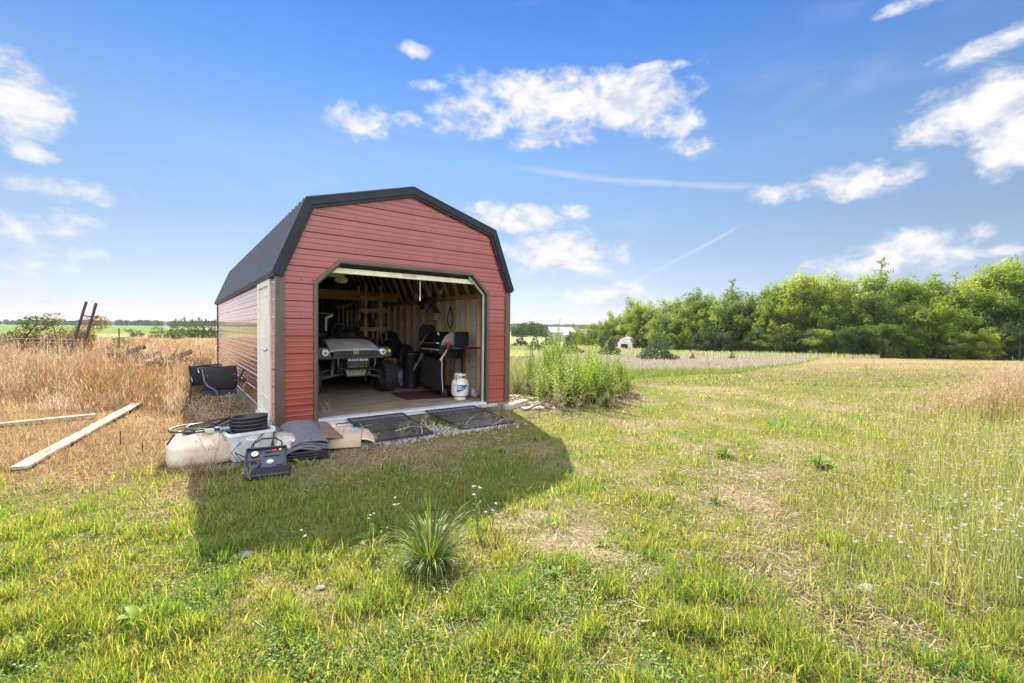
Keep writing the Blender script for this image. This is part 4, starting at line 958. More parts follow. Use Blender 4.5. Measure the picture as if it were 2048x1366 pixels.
far_wood('far_wood', 1026, 1100, 330, lambda p: 7+4*math.exp(-((p-1062)/22)**2), 3, ML[2], 60)
far_wood('far_wood', 1100, 1190, 260, lambda p: 7, 5, ML[2], 60)
far_wood('far_hedge', -300, 440, 950, lambda p: 11, 7, ML[2], 260)
# ================================================================ things in and around the shed
T = Matrix.Translation
def Rm(a, ax): return Matrix.Rotation(R(a), 4, ax)
FL = .018
M_OLIVE = mat('olive_plastic', (.048, .060, .034), .4, 0, .2, 4, coat=.1)
M_DUST = mat('dusty_hood', (.76, .80, .82), .55, 0, .3, 5, c2=(.50, .54, .56), coat=.15)
M_CHROME = mat('chrome', (.75, .76, .78), .12, 1.0, .08, 5)
M_YEL = mat('yellow_lens', (.78, .58, .05), .25, 0, .1, 9, coat=.5)
M_YELP = mat('yellow_paint', (.75, .62, .10), .4)
M_WTXT = mat('white_lettering', (.85, .85, .83), .5)
M_GREY = mat('grey_metal', (.13, .135, .14), .45, .5, .2, 8)
M_LENS = mat('lamp_lens', (.8, .82, .82), .06, 0, .05, 9, coat=.8)
M_FAB = mat('black_fabric', (.020, .022, .030), .85, 0, .3, 30, bump=.2)
M_REDP = mat('red_plastic', (.55, .03, .025), .35)
M_WOODL = mat('light_handle', (.55, .42, .26), .55, 0, .15, 5)

def utv():
    r = empty('utility_vehicle', (1.6, 2.25, FL), 0, 'dusty olive utility vehicle parked nose out in the left half of the shed', 'utility vehicle')
    # hood: crowned, wider and lower at the front lip
    def hood(u, v):
        w = .45-.06*v**1.5; x = (u*2-1)*w; y = -.36+.62*v
        z = .905+.155*math.sin(v*1.35)-.022*abs(u*2-1)**4-.02*(1-v); return (x, y, z-.018)
    m = MB(); m.grid(hood, 20, 12); m.grid(lambda u, v: (hood(u, 0)[0], -.36-.0+.012*math.sin(v*3), hood(u, 0)[2]-.035*v), 20, 3)
    for s in (0, 1): m.grid(lambda u, v, s=s: (hood(s, u)[0], hood(s, u)[1], hood(s, u)[2]-.06*v), 12, 2)
    h = m.build('hood', M_DUST, r)
    m = MB()
    for s in (-1, 1): m.tube([(s*.20, -.33, .892), (s*.17, -.1, .98), (s*.15, .2, 1.035)], .006, 6)
    m.build('hood_crease', M_DUST, h)
    # front body: fenders wrap the headlights
    m = MB()
    for s in (-1, 1):
        pts = [(.40, .70), (.44, .875), (.52, .90), (.64, .89), (.70, .84), (.71, .74), (.66, .69), (.5, .68)]
        m.prism([(s*x, z) for x, z in pts], lambda a, b, d: (a, d, b), -.30, .02)
        m.grid(lambda u, v, s=s: (s*(.40+.34*u), -.0+.85*v-.02, .895-.05*u*u+.05*math.sin(v*2.6)-.02), 8, 10)
        m.grid(lambda u, v, s=s: (s*.74, -.02+.85*v, .845+.05*math.sin(v*2.6)-.02-.10*u), 3, 10)
    m.box(-.72, .83, .25, .72, .88, .92)
    m.build('fender', M_OLIVE, r, bevel=.012)
    m = MB(); m.box(-.40, -.345, .735, .40, -.30, .85)
    g = m.build('grille', M_BLK, r, bevel=.006)
    m = MB()
    for i in range(22): x = -.385+i*.0367; m.box(x, -.362, .745, x+.016, -.345, .842)
    m.build('grille_bar', mat('grille_plastic', (.035, .04, .06), .4), g, smooth=False)
    m = MB(); m.prism([(-.43, .685), (.43, .685), (.41, .735), (-.41, .735)], lambda a, b, d: (a, d, b), -.36, -.28); m.build('lower_valance', M_OLIVE, r, bevel=.008)
    # badge: yellow rim, dark field, leaping deer
    Mb = T((0, -.366, .795)) @ Rm(90, 'X')
    m = MB(); P = [(-.042, -.030), (.042, -.030), (.052, .0), (.042, .036), (-.042, .036), (-.052, .0)]
    m.prism(P, lambda a, b, d: Mb @ Vector((a, b, d)), -.002, .004); b = m.build('badge', M_YELP, r, smooth=False)
    m = MB(); m.prism([(x*.84, z*.8+.001) for x, z in P], lambda a, b, d: Mb @ Vector((a, b, d)), .004, .006); m.build('badge_field', M_OLIVE, b, smooth=False)
    m = MB(); deer = [(-.030, .002), (-.018, .010), (.002, .009), (.012, .018), (.018, .026), (.022, .018), (.030, .016), (.020, .008), (.014, -.001), (.028, -.010), (.012, -.007), (-.006, -.004), (-.020, -.006), (-.034, -.016), (-.026, -.004)]
    m.prism(deer, lambda a, b, d: Mb @ Vector((a, b, d)), .006, .008); m.build('badge_deer', M_YELP, b, smooth=False)
    for s in (-1, 1):
        m = MB(); Ml = T((s*.525, -.30, .80)) @ Rm(90, 'X')
        m.lathe([(0, .0), (.055, .002), (.066, .012), (.072, .028), (.062, .032)], Ml, 28); hl = m.build('headlight', M_CHROME, r)
        m = MB(); m.lathe([(0, .038), (.03, .035), (.06, .026)], Ml, 24); m.build('lens', M_LENS, hl)
        m = MB(); m.lathe([(0, .05), (.018, .046), (.024, .03)], Ml, 16); m.build('bulb_shield', M_GREY, hl)
    m = MB(); m.lathe([(0, .016), (.030, .012), (.036, .0), (.036, -.02)], T((.655, -.30, .815)) @ Rm(90, 'X'), 22); m.build('turn_signal', M_YEL, r)
    # brush guard
    m = MB(); m.tube([(-.74, -.36, .695), (-.45, -.40, .69), (.0, -.41, .69), (.45, -.40, .69), (.66, -.36, .70)], .014, 8)
    m.tube([(-.33, -.41, .69), (-.335, -.42, .58), (-.29, -.43, .525), (-.2, -.43, .505), (.2, -.43, .505), (.29, -.43, .525), (.335, -.42, .58), (.33, -.41, .69)], .016, 8)
    for s in (-1, 1): m.tube([(s*.175, -.41, .72), (s*.175, -.43, .505)], .011, 8)
    m.build('brush_guard', M_BLKG, r)
    m = MB(); m.box(-.185, -.447, .595, .215, -.435, .722); pl = m.build('name_plate', M_BLK, r, smooth=False, bevel=.003)
    textmesh('BLACK BOAR', .052, .0015, M_WTXT, pl, 'lettering', T((.015, -.4485, .668)) @ Rm(90, 'X'), sx=1.12, bold=.0006)
    m = MB(); m.box(-.16, -.36, .52, .20, -.34, .64); m.build('recovery_plate', M_OLIVE, r, bevel=.006)
    m = MB(); m.prism([(-.19, .50), (.21, .50), (.17, .375), (-.15, .375)], lambda a, b, d: (a, d, b), -.34, -.30); m.box(-.15, -.32, .36, .17, .6, .375)
    sk = m.build('skid_plate', mat('skid_metal', (.22, .24, .17), .55, .2), r, bevel=.005)
    m = MB()
    for x, z in ((-.1, .46), (-.03, .44), (.06, .46), (.12, .44)): m.lathe([(.012, .012), (.0, .013)], T((x, -.335, z)) @ Rm(90, 'X'), 10)
    m.build('bolt_hole', M_BLK, sk)
    # dark tub of the chassis behind the arms, wheel wells
    m = MB(); m.box(-.30, -.22, .42, .30, 1.2, .74); m.box(-.66, .42, .36, .66, 1.3, .62); m.box(-.72, .40, .50, -.36, .44, .86); m.box(.36, .40, .50, .72, .44, .86); m.build('chassis', mat('chassis_black', (.010, .010, .011), .8), r, bevel=.01)
    # suspension
    for s in (-1, 1):
        m = MB(); m.tube([(s*.14, -.12, .40), (s*.40, -.06, .34), (s*.60, .0, .29)], [.024, .02, .026], 8); m.tube([(s*.14, .12, .40), (s*.60, .02, .29)], .02, 8); m.tube([(s*.16, -.1, .55), (s*.58, .0, .40)], .014, 8)
        m.build('suspension_arm', M_GREY, r)
        m = MB(); m.tube([(s*.34, -.06, .37), (s*.30, -.04, .70)], .022, 10)
        pts = [(s*(.335-.03*t/40)+.04*math.cos(t*.9), -.055+.04*math.sin(t*.9), .42+.24*t/40) for t in range(41)]; m.tube(pts, .007, 5)
        m.build('shock_absorber', mat('dusty_spring', (.30, .30, .27), .6), r)
    # wheels: knobbly tyres
    def wheel(x, y):
        Mw = T((x, y, .305)) @ Rm(90, 'Y')
        e = empty('wheel', (0, 0, 0)); e.parent = r
        m = MB(); m.lathe([(.17, -.11), (.245, -.125), (.29, -.10), (.296, 0), (.29, .10), (.245, .125), (.17, .11), (.16, 0)], Mw, 40)
        for i in range(20):
            a = i*2*math.pi/20
            for s in (-1, 1):
                A = a+(.08 if s > 0 else -.08); K = Mw @ Rm(math.degrees(A), 'Z') @ T((.293, 0, s*.062)) @ Rm(s*28, 'X'); m.box(-.008, -.022, -.055, .020, .022, .052, K)
            K = Mw @ Rm(math.degrees(a+.15), 'Z') @ T((.268, 0, 0)); 
            for s in (-1, 1): m.box(-.03, -.016, s*.112-.02, .014, .016, s*.112+.016, K)
        m.build('tyre', M_RUB, e)
        m = MB(); m.lathe([(0, -.05), (.06, -.06), (.09, -.03), (.15, -.06), (.175, -.10), (.175, .10), (.15, .06), (.09, .03), (.06, .06), (0, .05)], Mw, 28); m.build('rim', M_GREY, e)
    for x in (-.70, .72):
        wheel(x, 0); wheel(x, 1.95)
    # cab: dash, wheel, seats, roll bar, cargo box
    m = MB(); m.prism([(.24, .80), (.27, 1.04), (.42, 1.08), (.55, .98), (.55, .80)], lambda a, b, d: (d, a, b), -.46, .46); m.build('dashboard', mat('dash_black', (.008, .008, .010), .7), r, bevel=.02)
    m = MB(); K = T((-.0, .62, 1.17)) @ Rm(62, 'X'); m.tube([K @ Vector((.17*math.cos(i*math.pi/12), .17*math.sin(i*math.pi/12), 0)) for i in range(24)], .015, 8, closed=True)
    for a in (90, 210, 330): m.tube([K @ Vector((0, 0, -.01)), K @ Vector((.17*math.cos(R(a)), .17*math.sin(R(a)), 0))], .011, 6)
    m.tube([K @ Vector((0, 0, 0)), K @ Vector((0, 0, -.25))], .02, 8); m.build('steering_wheel', M_BLK, r)
    for x in (-.33, .33):
        m = MB(); m.grid(lambda u, v, x=x: (x+(u-.5)*.46*(1-.15*v*v), 1.12+.12*v+.03*math.cos((u-.5)*3), .72+.46*v), 8, 8); m.box(x-.23, .72, .55, x+.23, 1.15, .70); m.build('seat', M_BLK, r, solid=.07, bevel=.0)
    m = MB(); m.box(-.70, 1.4, .60, .70, 2.6, .66); m.box(-.70, 1.4, .66, .70, 1.44, .98); m.box(-.70, 2.56, .66, .70, 2.6, .90); m.box(-.70, 1.44, .66, -.66, 2.56, .90); m.box(.66, 1.44, .66, .70, 2.56, .90); m.box(-.6, .5, .30, .6, 2.4, .42); m.build('cargo_box', M_OLIVE, r, bevel=.01)
    m = MB(); m.tube([(-.62, 1.36, .5), (-.62, 1.36, 1.16), (-.55, 1.36, 1.21), (.55, 1.36, 1.21), (.62, 1.36, 1.16), (.62, 1.36, .5)], .02, 8); m.build('roll_bar', M_BLK, r)
utv()

def grill():
    r = empty('gas_grill', (3.05, 1.25, FL), 0, 'black lidded gas grill on a wheeled cart against the right wall of the shed', 'grill')
    # local: front faces -x, length along y
    m = MB(); prof = [(-.25, .955), (-.235, 1.02), (-.17, 1.12), (-.06, 1.19), (.08, 1.20), (.18, 1.15), (.23, 1.06), (.24, .955)]
    n = len(prof)
    for (x0, z0), (x1, z1) in zip(prof, prof[1:]): m.add([(x0, -.38, z0), (x1, -.38, z1), (x1, .38, z1), (x0, .38, z0)], [(0, 1, 2, 3)])
    lid = m.build('lid', M_BLKG, r, fix=True)
    for y in (-.38, .38):
        s = -1 if y < 0 else 1
        m = MB(); m.prism([(x*1.02, z) for x, z in prof], lambda a, b, d: (a, d, b), y, y+s*.022); m.build('lid_end', mat('grey_lid_end', (.30, .30, .29), .35, .3), lid, smooth=False, bevel=.004)
    m = MB(); m.tube([(-.245, -.28, .985), (-.285, -.27, .985), (-.285, .27, .985), (-.245, .28, .985)], .010, 8); m.build('lid_handle', M_STEEL, lid)
    m = MB(); m.lathe([(0, .02), (.03, .018), (.034, 0)], T((-.12, 0, 1.16)) @ Rm(-55, 'Y'), 18); m.build('thermometer', M_CHROME, lid)
    m = MB(); m.prism([(-.27, .955), (.24, .955), (.20, .70), (-.16, .70), (-.29, .80)], lambda a, b, d: (a, d, b), -.40, .40); m.build('firebox', M_BLK, r, smooth=False, bevel=.006)
    m = MB(); m.prism([(-.275, .935), (-.31, .80), (-.29, .79), (-.255, .925)], lambda a, b, d: (a, d, b), -.405, .405); cp = m.build('control_panel', M_BLKG, r, smooth=False, bevel=.003)
    for i in range(6):
        K = T((-.292, -.30+i*.115, .865)) @ Rm(-75, 'Y'); m = MB(); m.lathe([(.030, 0), (.030, .006), (.021, .010), (.019, .030), (0, .032)], K, 18); m.build('knob', M_CHROME, cp)
    # cart
    m = MB()
    for x in (-.22, .20):
        for y in (-.36, .36): m.bar((x, y, .08 if y > 0 else .10), (x, y, .75), .03, .03)
    m.box(-.235, -.375, .12, .215, .375, .145); cart = m.build('cart', M_BLK, r, smooth=False)
    m = MB(); m.box(-.245, -.37, .16, -.235, .37, .68); m.box(-.24, .365, .16, .21, .375, .68); m.build('cabinet_panel', mat('dark_panel', (.03, .032, .036), .5), cart, smooth=False)
    m = MB(); m.tube([(-.245, -.40, .76), (-.25, -.405, .45), (-.225, -.41, .10)], .012, 8); m.build('front_leg', M_STEEL, r)
    for x in (-.20, .22):
        m = MB(); K = T((x, -.40, .085)) @ Rm(90, 'Y'); m.lathe([(.0, -.02), (.03, -.026), (.085, -.024), (.088, 0), (.085, .024), (.03, .026), (0, .02)], K, 26); m.build('wheel', M_RUB, r)
    # side shelf toward the door, its burner lid standing open
    m = MB(); m.box(-.24, -.80, .895, .36, -.41, .925); m.bar((-.1, -.74, .90), (.05, -.42, .70), .02, .02); m.build('side_shelf', M_BLKG, r, smooth=False, bevel=.006)
    m = MB(); P = [(-.02, .93), (.30, .93), (.30, 1.17), (.28, 1.195), (.0, 1.195), (-.02, 1.17)]
    m.prism(P, lambda a, b, d: (a, d, b), -.425, -.41); bl = m.build('burner_lid', M_BLK, r, smooth=False)
    m = MB(); m.tube([(-.02, -.43, .93), (-.02, -.43, 1.17), (0, -.43, 1.195), (.28, -.43, 1.195), (.30, -.43, 1.17), (.30, -.43, .93)], .009, 8); m.build('lid_rim', M_GREY, bl)
    m = MB()
    for x in (.0, .27): m.lathe([(0, .01), (.012, .008), (.014, 0)], T((x, -.432, .985)) @ Rm(90, 'X'), 12)
    m.build('rivet', M_CHROME, bl)
    m = MB(); m.tube([(-.02, -.40, .70), (-.1, -.5, .55), (-.02, -.62, .52), (-.0, -.66, .50)], .008, 6); m.tube([(.24, -.43, .72), (.1, -.6, .5)], .005, 5); m.tube([(-.18, -.43, .70), (-.05, -.6, .55)], .005, 5); m.build('gas_hose', M_GREY, r)
    m = MB(); m.tube([(-.26, .40, .75), (-.30, .52, .55), (-.32, .62, .42), (-.28, .72, .40), (-.2, .80, .55)], .008, 6); m.build('hanging_cord', mat('pale_cord', (.4, .4, .4), .6), r)
grill()
def brush():
    r = empty('grill_brush', (2.86, .80, .90), 0, 'grill scraper with a red head and pale wooden handle hanging off the grill corner', 'brush')
    m = MB(); m.bar((.02, -.01, .0), (-.13, -.02, -.20), .034, .012, (0, 1, 0)); m.build('handle', M_WOODL, r, smooth=False, bevel=.004)
    m = MB(); m.bar((.02, -.01, -.01), (.03, -.01, .10), .018, .018, (0, 1, 0)); m.build('neck', M_STEEL, r, smooth=False)
    m = MB(); m.box(-.02, -.035, .09, .085, .015, .13); m.box(.02, -.03, .05, .05, .01, .09); m.build('head', M_REDP, r, smooth=False, bevel=.004)
brush()
m = MB(); m.box(-.07, -.018, 0, .06, .018, .014); m.lathe([(.0, .016), (.035, .014), (.04, 0)], T((.07, 0, 0)), 16)
o = m.build('lighter', M_REDP, None, bevel=.003); o.location = (3.22, .62, FL+.926); o.rotation_euler.z = .3; tag(o, 'small red tool lying on the side shelf of the grill', 'tool')
def tank():
    r = empty('propane_tank', (3.01, .55, FL), .15, 'white propane cylinder with a blue label standing by the grill wheel', 'propane tank')
    m = MB(); m.lathe([(0, .035), (.10, .04), (.145, .075), (.155, .12), (.155, .27), (.147, .315), (.115, .355), (.06, .375), (0, .38)], None, 36); m.build('body', M_WHITE, r)
    m = MB(); m.lathe([(.095, 0), (.105, 0), (.105, .05), (.095, .05)], None, 32); m.build('foot_ring', M_WHITE, r)
    m = MB()
    for a0, a1, z0, z1 in ((-2.9, -.2, .345, .375), (-2.9, -2.45, .35, .445), (-.65, -.2, .35, .445), (-2.9, -.2, .425, .455), (.5, 2.4, .345, .455)):
        m.lathe([(.100, z0), (.107, z0), (.107, z1), (.100, z1), (.100, z0)], None, 14, a0, a1)
    m.build('collar', M_WHITE, r)
    m = MB(); m.lathe([(.02, .37), (.02, .42), (.012, .43), (.03, .435), (.03, .455), (0, .457)], None, 14); m.tube([(0, 0, .42), (-.11, -.05, .42)], .012, 8); m.tube([(-.11, -.05, .38), (-.11, -.05, .45)], .018, 10); m.tube([(-.11, -.05, .38), (-.13, -.06, .30), (-.16, -.05, .26)], .008, 6)
    m.build('valve', M_STEEL, r)
    # label: blue swoosh on white with the name in white
    def cyl(a, z, d): return (math.sin(a)*(.1555+d), -math.cos(a)*(.1555+d), z)
    m = MB(); n = 24
    a0, a1 = -1.05, .15
    tops = []; 
    for i in range(n):
        ua, ub = i/n, (i+1)/n; A, B = a0+(a1-a0)*ua, a0+(a1-a0)*ub
        f = lambda t: .145+.11*max(0, t-.15)**1.6
        m.add([cyl(A, f(ua), .001), cyl(B, f(ub), .001), cyl(B, .268, .001), cyl(A, .268, .001)], [(0, 1, 2, 3)])
    lb = m.build('label', mat('label_blue', (.04, .12, .34), .4, 0, .05), r, fix=False)
    m = MB()
    for i in range(n):
        ua, ub = i/n, (i+1)/n; A, B = a0+(a1-a0)*ua+.02, a0+(a1-a0)*ub+.02; g = lambda t: .125+.13*max(0, t-.1)**1.6
        m.add([cyl(A, g(ua), .001), cyl(B, g(ub), .001), cyl(B, g(ub)+.006, .001), cyl(A, g(ua)+.006, .001)], [(0, 1, 2, 3)])
    m.build('label_stripe', mat('label_pale_blue', (.25, .45, .65), .4), lb, fix=False)
    for w, z, s in (('Blue', .238, .042), ('Rhino', .203, .046)):
        o = textmesh(w, s, .0, M_WTXT, lb, 'lettering', Matrix.Identity(4), align='LEFT', sx=1.0, bold=.0004)
        for v in o.data.vertices: x, y = v.co.x, v.co.y; v.co = cyl(-.98+x/.157, z+y, .0022)
tank()
m = MB(); m.grid(lambda u, v: (-.45+.9*u+.02*math.sin(9*v), -.5+1.0*v+.02*math.sin(8*u), .004+.003*math.sin(30*u)*math.sin(21*v)), 24, 20)
o = m.build('rug', mat('red_rug', (.060, .013, .016), .95, 0, .35, 9, bump=.4), None, solid=.006); o.location = (2.65, 1.35, FL+.004); o.rotation_euler.z = -.1; tag(o, 'worn dark red rug spread on the shed floor under the grill', 'rug')

# hanging on the right wall
def birdhouse():
    r = empty('birdhouse', (3.50, 2.48, 1.46), 0, 'grey wooden birdhouse hanging on a stud of the right wall', 'birdhouse')
    m = MB(); m.prism([(-.13, 0), (.13, 0), (.13, .17), (0, .29), (-.13, .17)], lambda a, b, d: (d, a, b), -.09, .03); m.build('box', M_WEATH, r, smooth=False)
    m = MB()
    for s in (-1, 1): m.bar((-.12, 0, .315), (-.12, s*.19, .155), .016, .016, (1, 0, 0)); m.add([(-.13, 0, .31), (.04, 0, .31), (.04, s*.19, .145), (-.13, s*.19, .145)], [(0, 1, 2, 3)])
    m.build('roof', mat('dark_board', (.12, .10, .09), .8, 0, .3, 6), r, smooth=False, solid=.012)
    m = MB(); m.lathe([(0, .002), (.028, .002), (.03, 0)], T((-.09, 0, .13)) @ Rm(-90, 'Y'), 16); m.build('entrance', M_BLK, r)
    m = MB(); m.box(-.12, -.17, -.012, .03, .17, .0); m.build('base_board', M_WEATH, r, smooth=False)
birdhouse()
m = MB(); pts = []
for i in range(28):
    a = i/28*2*math.pi; pts.append((.01*math.sin(3*a), .10*math.sin(a)*(1-.45*math.cos(a)), .22*-math.cos(a)*-1))
m.tube(pts, .012, 8, closed=True); m.tube([(0, .02, .22), (0, .0, .27)], .007, 6)
o = m.build('hose_loop', M_BLK, None); o.location = (3.50, 1.80, 1.50); tag(o, 'long narrow loop of black hose hanging on a right wall stud', 'hose')
def antlers(x, y, z, rz, seed, label):
    rd = random.Random(seed); r = empty('antler_mount', (x, y, z), rz, label, 'antlers')
    m = MB(); m.lathe([(0, -.05), (.035, -.04), (.05, 0), (.04, .05), (0, .07)], None, 10); m.build('skull_plate', mat('bone', (.55, .50, .38), .6, 0, .2, 9), r)
    for s in (-1, 1):
        m = MB(); b = [Vector((-.02*i, s*(.03+.05*i-.004*i*i), .04+.035*i+.003*i*i)) for i in range(6)]; m.tube(b, [.014, .013, .012, .010, .008, .004], 6)
        for i in (2, 3, 4): m.tube([b[i], b[i]+Vector((-.03, -s*.01, .10+.01*rd.random()))], [.009, .003], 5)
        m.build('antler', MATS['bone'], r)
antlers(3.35, 1.95, 2.02, .3, 1, 'pair of pale antlers on the right top plate nearest the door')
antlers(3.35, 2.45, 2.0, .1, 2, 'pair of pale antlers second from the door on the right top plate')
antlers(3.3, 3.0, 1.98, -.2, 3, 'pair of pale antlers farthest from the door on the right top plate')
for i, (y, z, c, lab) in enumerate(((2.9, 1.85, (.05, .045, .05), 'dark cap hanging below the farthest antlers'), (2.5, 1.86, (.12, .04, .04), 'dull red cap hanging below the middle antlers'))):
    m = MB(); m.lathe([(.09, 0), (.095, .03), (.08, .08), (.045, .105), (0, .11)], None, 18); m.grid(lambda u, v: ((-.085-.075*v)*math.cos((u-.5)*1.6), (.085+.06*v)*math.sin((u-.5)*1.9), .004-.01*v), 10, 3)
    o = m.build('cap', mat('cap_cloth_%d' % i, c, .9), None, solid=.004); o.location = (3.42, y, z); o.rotation_euler = (0, R(-80), 0); tag(o, lab, 'cap')
m = MB(); m.grid(lambda u, v: (.28*(u-.5)*math.sqrt(max(.05, 1-(abs(v-.4)/.64)**3.2)), .04*math.cos((u-.5)*3)+.05*v*v, .36*v), 12, 16); 
o = m.build('chair_back', M_FAB, None, solid=.05); 
r = empty('office_chair', (3.25, 2.35, FL), -.5, 'black padded office chair standing behind the grill', 'chair'); o.parent = r; o.location = (0, .2, .98); o.scale = (1.25, 1, 1)
m = MB(); m.box(-.22, -.2, .46, .22, .2, .54); m.build('seat', M_FAB, r, bevel=.03)
m = MB(); m.tube([(0, 0, .1), (0, 0, .46)], .03, 10); m.tube([(0, .18, .5), (0, .24, .8), (0, .22, 1.05)], .02, 8); [m.tube([(0, 0, .12), (.26*math.cos(a), .26*math.sin(a), .06)], [.025, .014], 6) for a in (0, 1.257, 2.513, 3.77, 5.03)]; m.build('base', M_BLK, r)
# back of the shed: shelf rack, baluster panel, pole, bags, bins, tools
def rack():
    r = empty('lumber_rack', (2.55, 4.2, FL), 0, 'rough wooden shelf rack of upright posts and crossboards deep in the shed', 'rack')
    for x, y in ((0, 0), (.36, 0), (.0, .5), (.36, .5)):
        m = MB(); m.box(x, y, 0, x+.05, y+.05, 2.28); m.build('post', M_PINE, r, smooth=False)
    for z in (.75, 1.18, 1.62, 1.92):
        m = MB(); m.box(-.12, -.02, z, .56, .0, z+.09); m.box(-.10, .0, z+.07, .54, .5, z+.09); m.build('crossboard', M_PINEH, r, smooth=False)
rack()
def balusters():
    r = empty('baluster_panel', (2.12, 5.0, 1.10), 0, 'red brown railing panel with thin pale balusters leaning behind the vehicle', 'railing')
    m = MB(); m.bar((0, 0, .66), (.62, 0, .82), .05, .05); m.build('rail', mat('cedar', (.36, .15, .09), .7, 0, .2, 4), r, smooth=False); m = MB(); m.bar((0, 0, 0), (.62, 0, .0), .05, .05); m.build('rail', MATS['cedar'], r, smooth=False)
    for i in range(6):
        x = .05+i*.105; m = MB(); m.box(x, -.012, .02, x+.018, .012, .66+.25*x); m.build('baluster', mat('pale_stick', (.55, .42, .35), .6), r, smooth=False)
balusters()
m = MB(); m.tube([(0, 0, 0), (0, 0, 2.5)], .016, 8); o = m.build('green_pole', mat('green_plastic', (.04, .30, .16), .5), None); o.location = (2.56, 4.95, FL); tag(o, 'thin green pole standing upright behind the vehicle hood', 'pole')
r = empty('wall_shelf', (.12, 3.2, 1.48), 0, 'dark flat shelf with a white bracket high behind the vehicle on the left', 'shelf')
m = MB(); m.box(0, 0, .06, 1.42, .5, .085); m.build('board', M_BLK, r, smooth=False)
m = MB(); m.bar((1.30, .02, -.28), (1.30, .02, -.02), .035, .012); m.bar((1.28, .02, -.04), (1.44, .02, .05), .045, .012, (0, 1, 0)); m.build('bracket', M_WHITE, r, smooth=False)
def bag(name, loc, rx, ry, rz_, mt, label, cat, seed):
    rg = np.random.default_rng(seed); m = MB(); K = rg.uniform(-1, 1, 8)
    def f(u, v):
        a = u*2*math.pi; p = math.pi*(v-.5); q = 1+.10*math.sin(3*a+K[0]*3)*math.cos(p)+.07*math.sin(7*a+5*v+K[1]*6)+.05*math.sin(11*v*3+2*a)
        z = math.sin(p)*rz_*(1.0 if p < 0 else 1.15); return (math.cos(a)*math.cos(p)**.8*rx*q, math.sin(a)*math.cos(p)**.8*ry*q, z+rz_)
    m.grid(f, 30, 18); o = m.build(name, mt, None); o.location = loc; return tag(o, label, cat)
M_BAG = mat('trash_bag', (.02, .022, .03), .35, 0, .3, 12, bump=.6, bscale=14)
bag('trash_bag', (2.78, 3.3, FL), .26, .24, .46, M_BAG, 'black trash bag slumped right of the vehicle, nearest its headlight', 'bag', 1)
bag('trash_bag', (3.05, 3.0, FL), .22, .22, .42, M_BAG, 'black trash bag between the vehicle and the grill', 'bag', 2)
bag('trash_bag', (3.0, 3.8, FL), .28, .26, .56, M_BAG, 'tall dark sack standing behind the other black bags', 'bag', 3)
bag('plastic_bag', (2.80, 2.62, FL+.02), .10, .09, .17, mat('blue_clear', (.25, .32, .45), .25, 0, .4, 8, bump=.5, bscale=12), 'crumpled pale blue plastic bag on the floor right of the front tyre', 'bag', 4)
bag('plastic_bag', (3.30, .52, FL), .09, .08, .08, mat('clear_film', (.42, .44, .55), .2, 0, .5, 10, bump=.6, bscale=12), 'crumpled clear plastic bag on the floor between the propane cylinder and the door jamb', 'bag', 5)
r = empty('trash_bin', (2.92, 2.42, FL), .2, 'dark upright bin standing left of the grill cart', 'bin')
m = MB(); m.lathe([(0, .0), (.15, .0), (.19, .68), (.20, .70), (.19, .72), (.18, .70)], None, 22); m.build('body', M_BLK, r); m = MB(); m.lathe([(.205, .70), (.205, .74), (.15, .78), (0, .79)], None, 22); m.build('lid', M_BLK, r)
r = empty('chainsaw', (2.60, 2.75, FL+.50), .4, 'orange and white chainsaw resting on the red crate behind the front tyre', 'chainsaw')
m = MB(); m.box(-.12, -.08, 0, .10, .08, .12); m.build('housing', mat('orange_plastic', (.75, .16, .03), .4), r, bevel=.02)
m = MB(); m.prism([(.1, .02), (.44, .03), (.47, .055), (.44, .08), (.1, .09)], lambda a, b, d: (a, d, b), -.006, .006); m.build('guide_bar', M_STEEL, r, smooth=False)
m = MB(); m.tube([(-.1, 0, .12), (-.06, 0, .19), (.04, 0, .20), (.1, 0, .13)], .012, 8); m.build('handle', M_BLK, r)
r = empty('storage_crate', (2.62, 2.85, FL), .1, 'dull red plastic crate behind the front tyre of the vehicle', 'crate')
m = MB(); m.box(-.22, -.16, 0, .22, .16, .02); m.box(-.22, -.16, .02, -.2, .16, .48); m.box(.2, -.16, .02, .22, .16, .48); m.box(-.2, -.16, .02, .2, -.14, .48); m.box(-.2, .14, .02, .2, .16, .48); m.box(-.2, -.14, .44, .2, .14, .46); m.build('walls', mat('dull_red', (.22, .04, .04), .5, 0, .2, 4), r, smooth=False, bevel=.006)
m = MB(); m.box(-.235, -.175, .46, .235, -.16, .49); m.box(-.235, .16, .46, .235, .175, .49); m.build('rim', M_BLK, r, smooth=False)
# long handled tools leaning at the rear
for i, (x, y, dx, h, lab) in enumerate(((2.62, 3.6, .06, 1.15, 'pale broom handle leaning among the tools, leftmost'), (2.75, 3.55, .02, 1.05, 'second pale tool handle from the left at the back'), (2.88, 3.5, -.03, 1.2, 'third tool handle from the left, leaning above the bags'), (2.70, 3.9, .12, 1.45, 'tallest tool handle leaning on the wooden rack'))):
    r = empty('garden_tool', (x, y, FL), 0, lab, 'garden tool'); m = MB(); m.tube([(0, 0, .12), (dx, .15, h)], .011, 7); m.build('handle', mat('tool_ash', (.45, .40, .34), .6), r)
    m = MB(); m.prism([(-.09, 0), (.09, 0), (.08, .14), (.02, .2), (-.02, .2), (-.08, .14)], lambda a, b, d: (a, d, b), -.012, .004) if i % 2 else m.box(-.14, -.02, 0, .14, .02, .12); m.build('head', M_GREY, r, smooth=False, bevel=.003)
